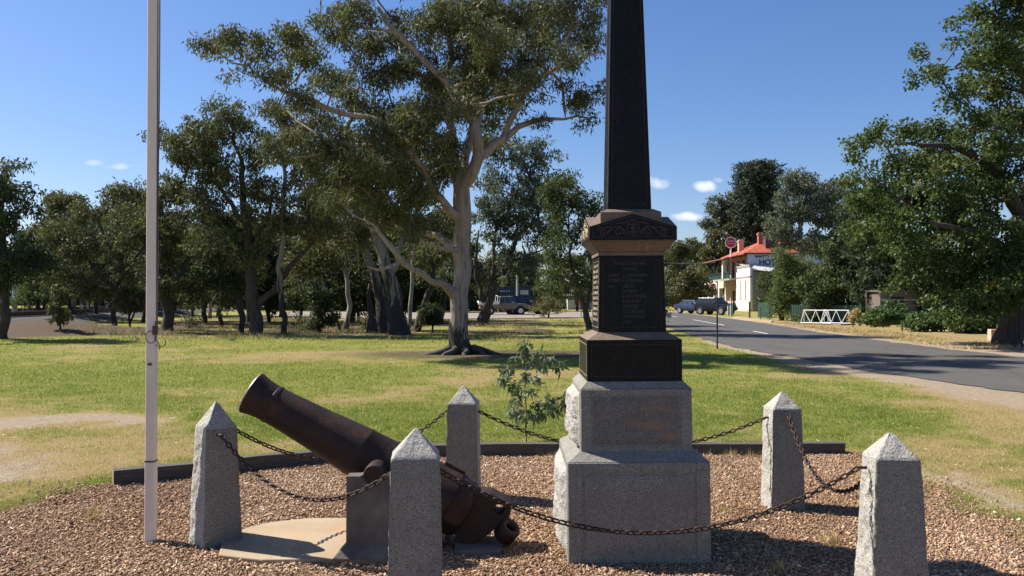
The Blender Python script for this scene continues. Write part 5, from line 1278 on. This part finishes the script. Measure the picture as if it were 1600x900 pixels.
chim(4.9, 9.0, .75, 7.6, 9.9, 'brick_dark'); chim(3.95, 10.2, .3, 7.6, 10.4, 'brick_red'); chim(2.3, 14, .35, 7.6, 9.7, 'brick_pale')
# round lit-disc pub sign on its own pole through the verandah
Ysn = 112.0; sx = (1142-800)/FPX*Ysn; zs = EYE+(HOR-379)/FPX*Ysn; rs = 8.6/FPX*Ysn
sn = empty('pub_sign', (sx, Ysn, 0), R(-14)); tag(sn, 'round dark red pub sign with white rim on a white pole above the verandah', 'sign')
mb = MB(); mb.tube([(0, -.2, zs), (0, .2, zs)], [rs, rs], 40); mb.build('rim', M['white_paint'], sn)
d_ = MB().tube([(0, -.215, zs), (0, .215, zs)], [rs*.86, rs*.86], 40).build('disc', M['sign_red'], sn)
text_mesh('Carlton', .34, M['letter_white'], d_, Matrix.Translation((0, -.218, zs+.08)) @ UP, 'CENTER', name='lettering'); text_mesh('DRAUGHT', .2, M['letter_white'], d_, Matrix.Translation((0, -.218, zs-.22)) @ UP, 'CENTER', name='lettering')
MB().bar((0, 0, 0), (0, 0, zs-rs), .11, 12).build('pole', M['white_paint'], sn)

# ------------------------------------------------------------------ cars
def loft(st, zs_fn):
    """st: stations (x, zbot, zbelt, hw). returns lower body mesh"""
    V = []; F = []; prof = lambda x, zb, zt, hw: [(x, 0, zb), (x, hw*.86, zb), (x, hw*.98, zb+(zt-zb)*.25), (x, hw, zb+(zt-zb)*.6), (x, hw*.93, zt), (x, hw*.5, zt+.02), (x, 0, zt+.025)]
    n = 7
    for s_ in st: V += prof(*s_)
    for i in range(len(st)-1):
        for k in range(n-1): a = i*n+k; F.append((a, a+1, a+n+1, a+n))
    F.append(tuple(range(n))); F.append(tuple(range((len(st)-1)*n, len(st)*n))[::-1])
    m = len(V); V2 = [(x, -y, z) for x, y, z in V]; F2 = [tuple(i+m for i in f)[::-1] for f in F]
    return V+V2, F+F2
def car(name, loc, rz, label, cat, paint, body, cabin, wheels, wr, hw, extra=None):
    c = empty(name, loc, rz); tag(c, label, cat)
    V, F = loft(body, None); bd = MB().add(V, F).build('body', M[paint], c, True); m = bd.modifiers.new('w', 'WELD'); m.merge_threshold = .003
    es = bd.modifiers.new('e', 'EDGE_SPLIT'); es.split_angle = R(32)
    # cabin: xb0,xt0,xt1,xb1 at belt / roof heights
    xb0, xt0, xt1, xb1, zb, zt, wt = cabin; wb = hw*.93
    cv = [(xb0, -wb, zb), (xb1, -wb, zb), (xb1, wb, zb), (xb0, wb, zb), (xt0, -wt, zt), (xt1, -wt, zt), (xt1, wt, zt), (xt0, wt, zt)]
    cb = MB().add(cv, [(4, 5, 6, 7), (0, 1, 5, 4), (1, 2, 6, 5), (2, 3, 7, 6), (3, 0, 4, 7)]).build('cabin', M[paint], c, bevel=.05)
    L = lambda a, b, t: tuple(a[k]+(b[k]-a[k])*t for k in range(3))
    for (a, b, c_, d, nm, segs) in ((0, 1, 5, 4, 'side_window', 3), (3, 2, 6, 7, 'side_window', 3), (1, 2, 6, 5, 'windscreen', 1), (0, 3, 7, 4, 'rear_window', 1)):
        A, B, C_, D = cv[a], cv[b], cv[c_], cv[d]
        n = (Vector(B)-Vector(A)).cross(Vector(D)-Vector(A)).normalized(); ctr = Vector((sum(v[0] for v in (A, B, C_, D))/4, 0, 0)); mid_ = (Vector(A)+Vector(C_))/2
        if n.dot(mid_-Vector((mid_.x*.2, 0, zb))) < 0: n = -n
        for k in range(segs):
            t0, t1 = (k+.06)/segs, (k+.94)/segs
            lo0, lo1, hi0, hi1 = L(A, B, t0), L(A, B, t1), L(D, C_, t0), L(D, C_, t1)
            q = [Vector(L(lo0, hi0, .10)), Vector(L(lo1, hi1, .10)), Vector(L(lo1, hi1, .88)), Vector(L(lo0, hi0, .88))]
            vs = [p+n*.012 for p in q]+[p-n*.01 for p in q]
            MB().add(vs, [(0, 1, 2, 3), (7, 6, 5, 4), (0, 4, 5, 1), (1, 5, 6, 2), (2, 6, 7, 3), (3, 7, 4, 0)]).build(nm, M['car_glass'], c)
    for x in wheels:
        for s_ in (-1, 1):
            w = empty('wheel', (x, s_*(hw-.10), wr)); w.parent = c
            MB().tube([(0, -.11, 0), (0, -.09, 0), (0, .09, 0), (0, .11, 0)], [wr*.92, wr, wr, wr*.92], 24).build('tyre', M['rubber'], w)
            mb = MB(); mb.tube([(0, -.115, 0), (0, .115, 0)], [wr*.62]*2, 20); mb.build('rim', M['alloy'], w)
            MB().tube([(x, s_*(hw-.25), wr+.03), (x, s_*(hw+.004), wr+.03)], [wr*1.18]*2, 24).build('wheel_arch', M['rubber'], c)
            w.location.y = s_*(hw-.07)
    xf, xr = body[-1][0], body[0][0]
    for s_ in (-1, 1):
        MB().box(xf-.22, xf+.015, s_*hw*.60-.16, s_*hw*.60+.16, body[-2][2]-.28, body[-2][2]-.10).build('headlight', M['lamp_lens'], c, bevel=.02)
        MB().box(xr-.02, xr+.06, s_*hw*.80-.08, s_*hw*.80+.08, body[0][2]-.32, body[0][2]-.03).build('tail_light', M['tail_lens'], c, bevel=.02)
        MB().box(xb1-.55, xb1-.35, s_*(hw+.10)-.09, s_*(hw+.10)+.09, zb+.02, zb+.18).build('mirror', M[paint], c, bevel=.03)
    MB().box(xf-.02, xf+.05, -hw*.85, hw*.85, body[-1][1]+.02, body[-1][1]+.22).build('bumper', M['rubber'], c, bevel=.03)
    return c
suv_body = [(-2.35, .50, .98, .82), (-2.25, .38, 1.06, .90), (-1.6, .34, 1.10, .93), (0, .32, 1.08, .94), (1.1, .33, 1.06, .93), (1.9, .36, .98, .91), (2.25, .42, .90, .86), (2.36, .48, .74, .76)]
car('four_wheel_drive', (19.7, 80.5, .03), R(-50), 'black four wheel drive wagon parked nose in by the hotel', 'car', 'black_paint', suv_body, (-2.15, -1.85, .35, 1.15, 1.08, 1.72, .72), (-1.42, 1.42), .37, .94)
sedan = [(-2.3, .42, .86, .78), (-2.2, .32, .93, .85), (-1.5, .28, .97, .88), (0, .26, .93, .89), (1.0, .27, .92, .88), (1.8, .30, .82, .85), (2.2, .36, .70, .78), (2.3, .42, .62, .70)]
ob = [o for o in scene.objects if o.name == 'four_wheel_drive'][0]; ob.scale = (.86, .9, .95)
car('sedan', (19.0, 86.5, .03), R(-58), 'dark blue car half hidden behind the black four wheel drive', 'car', 'navy_paint', sedan, (-1.7, -1.1, .25, 1.05, .94, 1.40, .62), (-1.35, 1.38), .32, .89)
# beige utility with tray and snorkel-like bar
Yu = 79.0; ux = (787-800)/FPX*Yu
ute = car('utility_truck', (ux, Yu, .04), R(8), 'beige single cab utility truck parked in tree shade on the side road', 'truck', 'beige_paint',
    [(-2.3, .55, .95, .84), (-.4, .50, 1.0, .86), (.2, .48, 1.05, .86), (1.1, .50, 1.08, .84), (2.1, .55, 1.02, .80), (2.35, .60, .85, .74)], (-.55, -.42, .75, 1.25, 1.04, 1.75, .70), (-1.4, 1.5), .38, .86)
mb = MB(); mb.box(-2.4, -.65, -.9, .9, .98, 1.04); mb.box(-2.4, -.65, -.92, -.86, 1.04, 1.32); mb.box(-2.4, -.65, .86, .92, 1.04, 1.32); mb.box(-2.44, -2.38, -.9, .9, 1.04, 1.32); mb.bar((-.68, -.85, 1.0), (-.68, -.85, 1.8), .03); mb.bar((-.68, .85, 1.0), (-.68, .85, 1.8), .03); mb.bar((-.68, -.85, 1.8), (-.68, .85, 1.8), .03)
mb.build('tray', M['white_paint'], ute); MB().box(2.32, 2.42, -.8, .8, .55, .78).build('bull_bar', M['white_paint'], ute, bevel=.02)
car('dark_wagon', ((822-800)/FPX*80.5, 81.5, .04), R(12), 'very dark wagon parked beyond the nose of the beige utility', 'car', 'dark_green_paint', suv_body, (-2.15, -1.75, .4, 1.15, 1.08, 1.80, .74), (-1.42, 1.42), .38, .94)

# ------------------------------------------------------------------ far buildings left of the memorial
Yb = 99; s0 = (779-800)/FPX*Yb; s1 = (829-800)/FPX*Yb; zt = EYE+(HOR-447)/FPX*Yb; zb = .0
bl = empty('roadside_kiosk', (s0, Yb, 0)); tag(bl, 'long dark blue panelled kiosk with pale lettering line and lighter window', 'building')
W_ = s1-s0
MB().box(0, W_, 0, 2.5, -.2, zt-.04).build('wall', M['blue_panel'], bl); MB().box(-.1, W_+.1, -.15, 2.6, zt-.04, zt+.06).build('roof', M['dark_steel'], bl)
MB().box(W_*.68, W_*.93, -.03, .0, zt-1.0, zt-.5).build('window', M['far_wall'], bl); MB().box(0, W_*.42, -.035, .0, 1.45, 1.62).build('white_strip', M['letter_white'], bl)
mb = MB(); xq = .15
while xq < W_*.36: mb.box(xq, xq+.11, -.02, 0, zt-.66, zt-.55); xq += random.choice((.16, .16, .3))
mb.build('lettering', M['letter_white'], bl)
Yh = 118; hx = (887-800)/FPX*Yh; h1 = (965-800)/FPX*Yh
ho = empty('pale_shed', (hx, Yh, 0)); tag(ho, 'low pale grey shed with light roof glimpsed left of the memorial die', 'building')
W_ = h1-hx; MB().box(0, W_, 0, 6, -.2, 2.0).build('wall', M['far_wall'], ho)
MB().add([(-.4, -.5, 1.95), (W_+.4, -.5, 1.95), (W_+.4, 3, 3.0), (-.4, 3, 3.0), (-.4, 6.5, 1.95), (W_+.4, 6.5, 1.95)], [(0, 1, 2, 3), (3, 2, 5, 4), (0, 3, 4), (1, 5, 2)]).build('roof', M['tin_roof'], ho)
for i in range(3): MB().box(1+i*2.4, 2.2+i*2.4, -.03, 0, .7, 1.6).build('window', M['car_glass'], ho)
Yo = 70; ox = (908-800)/FPX*Yo; os_ = empty('road_sign', (ox, Yo, 0)); tag(os_, 'small square orange road sign on a thin post', 'sign')
z1 = EYE-(474-HOR)/FPX*Yo; MB().box(-.2, .2, -.02, .0, z1-.2, z1+.22).build('panel', M['orange_sign'], os_); MB().bar((0, .03, -.1), (0, .03, z1+.2), .03).build('post', M['dark_steel'], os_)
def post(name, px, ybase, ytop, r, mat, label, Y=None, cat='post', group=None, square=False):
    Y = Y or EYE*FPX/(ybase-HOR); X = (px-800)/FPX*Y; zt_ = EYE-(ytop-HOR)/FPX*Y; g = float(height(X, Y)); mb = MB()
    if square: mb.box(X-r, X+r, Y-r, Y+r, g-.2, zt_)
    else: mb.tube([(X, Y, g-.2), (X, Y, zt_-.02), (X, Y, zt_)], [r, r*.95, r*.8], 10)
    for i, v in enumerate(mb.v): mb.v[i] = (v[0]-X, v[1]-Y, v[2]-g)
    o = mb.build(name, M[mat], None, bevel=.005 if square else 0); o.location = (X, Y, g); tag(o, label, cat, group); return o
post('power_pole', 23, 492, 330, .17, 'grey_paint', 'pale concrete power pole among the trees at far left', Y=62, cat='pole')
post('steel_post', 1120.5, 545, 467, .028, 'dark_steel', 'thin dark steel post on the grass beside the road')
post('timber_post', 1171, 498, 471, .085, 'weathered_wood', 'weathered timber post in front of the hotel wing corner')
post('fence_stake', 1188, 500, 480, .035, 'rusty_steel', 'rusty fence stake left of a similar one by the concrete path'); post('fence_stake', 1202, 501, 481, .035, 'rusty_steel', 'rusty fence stake nearest the footbridge')
post('bollard_post', 1138.5, 493, 478, .11, 'grey_paint', 'grey square post in front of the wagon, left of the pair', cat='post', square=True); post('bollard_post', 1142.8, 493.5, 477, .11, 'grey_paint', 'grey square post in front of the wagon, right of the pair', cat='post', square=True)
post('timber_post', 808, 480, 427, .12, 'grey_paint', 'pale pole standing in front of the blue kiosk', Y=92, cat='pole')
post('fence_post', 1354, 508, 453, .045, 'weathered_wood', 'tall pale fence post at the left edge of the ivy shrub', Y=49.5); post('fence_post', 1397, 508, 467, .05, 'weathered_wood', 'fence post behind the ivy shrub', Y=49.8); post('fence_post', 1446, 508, 467, .055, 'weathered_wood', 'fence post left of the elm leaves', Y=49.8)
fw = MB()
for zz_ in (.4, .8, 1.15, 1.5): fw.bar((P(1354, 0, 49.5)[0], 49.5, zz_), (P(1600, 0, 49.8)[0], 49.8, zz_), .008, 4)
tag(fw.build('fence_wire', M['grey_paint']), 'strands of wire strung along the fence posts by the ivy shrub', 'wire fence')
for i, (px, w) in enumerate(((43, 1), (50, .8), (62, 1.1), (127, 1), (137, .8), (168, .8), (173, .8))):
    post('marker_post', px, 484, 471.5, .10, 'white_paint', 'short white marker post beyond the railway line', Y=75, cat='post', group='white marker posts beyond the railway')
# green metal fence behind the bushy tree
def panel_fence(name, pa, pb_, Ya, Yb_, zt_, mat, label):
    a = Vector((P(pa, 0, Ya)[0], Ya, 0)); b = Vector((P(pb_, 0, Yb_)[0], Yb_, 0)); d = b-a; L = d.length; root = empty(name, a, math.atan2(d.y, d.x)); tag(root, label, 'fence')
    V = []; F = []; n = int(L/.08)
    for i in range(n+1): x = L*i/n; y = .02*(i % 2); V += [(x, y, -.7), (x, y, zt_)]
    for i in range(n): F.append((2*i, 2*i+2, 2*i+3, 2*i+1))
    o = MB().add(V, F).build('panel', M[mat], root); s_ = o.modifiers.new('s', 'SOLIDIFY'); s_.thickness = .012
    for k in range(int(L/2.4)+1): MB().box(k*2.4-.03, k*2.4+.03, .03, .09, -.7, zt_+.05).build('post', M[mat], root)
panel_fence('metal_fence', 1236, 1345, 57, 53.5, 1.15, 'bull_green', 'dark green corrugated metal fence under the trees behind the footbridge')
panel_fence('metal_fence', 1184, 1207, 70, 68, 1.25, 'bull_green', 'short green metal fence panel beside the hotel wing')
# concrete path edge and little kerb
o = MB().prism([P(1143, 0, 66)[:2], P(1150, 0, 72)[:2], P(1208, 0, 58)[:2], P(1205, 0, 54.5)[:2]][::-1], -.05, .06).build('footpath_slab', M['slab_concrete']); o['kind'] = 'structure'; tag(o, 'pale concrete footpath strip before the hotel')
# footbridge
def truss(rt_, y, L, h):
    t_ = empty('truss'); t_.parent = rt_; t_.location = (0, y, 0); r = .028
    mb = MB(); ins = L*.11; mb.bar((0, 0, .02), (L, 0, .02), r); mb.build('bottom_chord', M['white_paint'], t_); MB().box(ins-.03, L-ins+.03, -.03, .03, h-.03, h+.03).build('top_chord', M['white_paint'], t_)
    n = 3; xb = [L*k/n for k in range(n+1)]; xt = [ins+(L-2*ins)*k/2 for k in range(3)]
    mb = MB()
    for (a, b) in ((xb[0], xt[0]), (xb[1], xt[0]), (xb[1], xt[1]), (xb[2], xt[1]), (xb[2], xt[2]), (xb[3], xt[2])): mb.bar((a, 0, .02), (b, 0, h), .026)
    for x in (xt[0], xt[2]): mb.bar((x, 0, .02), (x, 0, h), .018)
    mb.build('web_member', M['white_paint'], t_)
pa = P(1251, 505, 51.5); pb2 = P(1296, 507.5, 50.0)
br = empty('footbridge', (pa[0], 51.5, 0), math.atan2(-1.5, pb2[0]-pa[0])); tag(br, 'small white steel truss footbridge over the creek beside the road', 'footbridge')
br.location.z = EYE-(504.5-HOR)/FPX*51.5
truss(br, 0, 2.05, .80); 
t2 = P(1284, 0, 53)[0]; truss(br, 2.1, 2.05, .80); br.children[-1].location = (.80, .94, 0)
MB().add([(-.3, -.05, -.13), (2.3, -.05, -.13), (3.0, 1.05, -.13), (.6, 1.05, -.13), (-.3, -.05, 0), (2.3, -.05, 0), (3.0, 1.05, 0), (.6, 1.05, 0)], [(3, 2, 1, 0), (4, 5, 6, 7), (0, 1, 5, 4), (1, 2, 6, 5), (2, 3, 7, 6), (3, 0, 4, 7)]).build('deck', M['concrete'], br)
MB().box(-.6, -.1, -.15, .5, -.9, -.0).build('abutment', M['slab_concrete'], br); MB().box(2.2, 2.7, -.1, .6, -.9, -.01).build('abutment', M['slab_concrete'], br)
# brick pier and low wall by the elm
Yw = 31.5; wx = P(1568, 0, Yw)[0]; w_ = empty('brick_wall', (wx, Yw, 0)); tag(w_, 'pale brick pier and low broken brick wall behind the elm trunk', 'wall')
MB().box(.22, .5, 0, .4, -.1, 1.35).build('pier', M['brick_pale'], w_, bevel=.01); MB().box(-.45, .22, .05, .3, -.1, .42).build('low_wall', M['brick_pale'], w_, bevel=.01)
o = MB().box(0, .28, -.1, .15, 0, .22).box(.02, .26, -.16, -.1, .05, .2).build('red_box', M['red_plastic'], bevel=.02); o.location = (wx-.15, Yw-.15, .1); tag(o, 'small red plastic box against the low brick wall', 'box')
# dark shed behind the shrubs
Ysd = 47; sx0 = P(1412, 0, Ysd)[0]; sd = empty('timber_shed', (sx0, Ysd+3, 0)); tag(sd, 'dark brown timber shed glimpsed behind the shrubs and wire fence', 'shed')
MB().box(0, 2.2, 0, 2, 0, 2.0).build('wall', M['weathered_wood'], sd); MB().box(-.15, 2.35, -.2, 2.2, 2.0, 2.08).build('roof', M['weathered_wood'], sd); MB().box(.7, 1.4, -.03, 0, .05, 1.7).build('door', M['interior_dark'], sd)
# overhead wire
mb = MB(); a = P(1000, 408, 78); b = P(1118, 410, 104); mb.tube([tuple(a[k]+(b[k]-a[k])*t_ for k in range(2))+(a[2]+(b[2]-a[2])*t_-.5*4*t_*(1-t_)*.3,) for t_ in np.linspace(0, 1, 14)], [.02]*14, 4); tag(mb.build('overhead_wire', M['grey_paint']), 'thin overhead service wire running to the hotel verandah', 'wire')
# railway rails on the ballast
for k, off in enumerate((3.6, 5.05, 10.5, 11.95)):
    mb = MB(); pts = []
    for y in np.linspace(26, 150, 40): pts.append((float(rail_x(y))-off, y))
    V = []; F = []
    for x, y in pts: z = float(height(x, y)); V += [(x-.035, y, z+.02), (x+.035, y, z+.02), (x+.05, y, z+.30), (x-.05, y, z+.30)]
    for i in range(len(pts)-1):
        for q in range(4): F.append((i*4+q, i*4+(q+1) % 4, (i+1)*4+(q+1) % 4, (i+1)*4+q))
    tag(MB().add(V, F).build('railway_rail', M['rusty_steel']), ('nearest rusty rail of the near railway track', 'second rusty rail of the near railway track', 'third rail, nearer one of the far track', 'farthest rail of the far track')[k], 'rail', 'rails of the railway at left')
V = []; 
slp = None
for i, y in enumerate(np.arange(27, 110, .65)):
    if i == 0:
        slp = MB().box(-1.3, 1.3, -.12, .12, -.1, .06); me_s = slp.build('railway_sleeper', M['weathered_wood']); o = me_s
    else: o = me_s.copy(); COL.objects.link(o)
    x = float(rail_x(y))-4.3; o.location = (x, y, float(height(x, y))); o.rotation_euler = (0, 0, .13); tag(o, 'timber railway sleeper under the near track rails', 'railway sleeper', 'sleepers under the near railway track')
# culvert lip
o = MB().box(-.9, .9, -.25, .25, -.2, .18).build('culvert_headwall', M['slab_concrete'], bevel=.02); o.location = (P(37, 0, 47)[0], 47, .05); o.rotation_euler = (0, 0, .3); tag(o, 'pale concrete culvert lip at the dark hollow below the railway', 'culvert')

# ------------------------------------------------------------------ sky, sun, camera
w = bpy.data.worlds.new('World'); scene.world = w; w.use_nodes = True; nt = w.node_tree; N = nt.nodes; L_ = nt.links
bg = N['Background']; sky = N.new('ShaderNodeTexSky'); sky.sky_type = 'NISHITA'; sky.sun_disc = False; sky.sun_elevation = R(47); sky.sun_rotation = R(-69); sky.air_density = 1.0; sky.dust_density = .6; sky.ozone_density = 4.0
bg.inputs[1].default_value = SKY_STRENGTH
tc_ = N.new('ShaderNodeTexCoord'); sp_ = N.new('ShaderNodeSeparateXYZ'); L_.new(tc_.outputs['Generated'], sp_.inputs[0])
def wm(op, a, b=None, clamp=False):
    m = N.new('ShaderNodeMath'); m.operation = op; m.use_clamp = clamp
    for i, v in enumerate((a, b)):
        if v is None: continue
        if isinstance(v, (int, float)): m.inputs[i].default_value = v
        else: L_.new(v, m.inputs[i])
    return m.outputs[0]
nz = N.new('ShaderNodeTexNoise'); nz.inputs['Scale'].default_value = 45; nz.inputs['Detail'].default_value = 5; L_.new(tc_.outputs['Generated'], nz.inputs['Vector'])
yy = wm('MAXIMUM', sp_.outputs[1], .001); u = wm('DIVIDE', sp_.outputs[0], yy); v_ = wm('DIVIDE', sp_.outputs[2], yy); tot = None
for (cx, cy, rx, ry, k) in ((1028, 285, 20, 9, .8), (1098, 291, 19, 7, .75), (1074, 338, 19, 6, .8), (1123, 281, 7, 4, .3), (182, 260, 24, 6, .55), (148, 254, 14, 5, .45)):
    dx = wm('DIVIDE', wm('SUBTRACT', u, (cx-800)/FPX), rx/FPX); dy = wm('DIVIDE', wm('SUBTRACT', v_, (HOR-cy)/FPX), ry/FPX)
    d = wm('ADD', wm('MULTIPLY', dx, dx), wm('MULTIPLY', dy, dy)); m = wm('SUBTRACT', 1.2, wm('ADD', wm('MULTIPLY', d, .8), wm('MULTIPLY', wm('SUBTRACT', nz.outputs[0], .5), 4.5)), False)
    m = wm('MULTIPLY', wm('MULTIPLY', wm('MAXIMUM', m, 0), .62, True), k); tot = m if tot is None else wm('MAXIMUM', tot, m)
mx = N.new('ShaderNodeMix'); mx.data_type = 'RGBA'; L_.new(tot, mx.inputs[0]); hs = N.new('ShaderNodeHueSaturation'); hs.inputs['Saturation'].default_value = SKYSAT; L_.new(sky.outputs[0], hs.inputs['Color']); tn = N.new('ShaderNodeMix'); tn.data_type = 'RGBA'; tn.blend_type = 'MULTIPLY'; tn.inputs[0].default_value = 1; tn.inputs[7].default_value = (1.015, .967, 1.09, 1); L_.new(hs.outputs[0], tn.inputs[6]); L_.new(tn.outputs[2], mx.inputs[6]); mx.inputs[7].default_value = (CLOUD, CLOUD, CLOUD*1.02, 1)
L_.new(mx.outputs[2], bg.inputs[0])
sun = bpy.data.lights.new('sun', 'SUN'); sun.energy = SUN; sun.angle = R(.5); sun.color = (1, .94, .84)
so = bpy.data.objects.new('sun', sun); COL.objects.link(so); el = R(47)
so.rotation_euler = Vector((.934*math.cos(el), -.358*math.cos(el), -math.sin(el))).to_track_quat('-Z', 'Y').to_euler()
cam = bpy.data.cameras.new('camera'); co = bpy.data.objects.new('camera', cam); COL.objects.link(co); scene.camera = co
cam.sensor_width = 36; cam.lens = FPX/1600*36; cam.clip_start = .05; cam.clip_end = 3000
co.location = (0, 0, EYE); co.rotation_euler = (R(90)+math.atan((HOR-450)/FPX), 0, 0)
vs_ = scene.view_settings; vs_.view_transform = 'Standard'; vs_.look = 'None'; vs_.gamma = 1; vs_.use_curve_mapping = False; vs_.exposure = EXPOSURE
scene.render.resolution_x = 1024; scene.render.resolution_y = 576
cy = scene.cycles; cy.max_bounces = 6; cy.diffuse_bounces = 3; cy.transmission_bounces = 3; cy.use_denoising = DENOISE
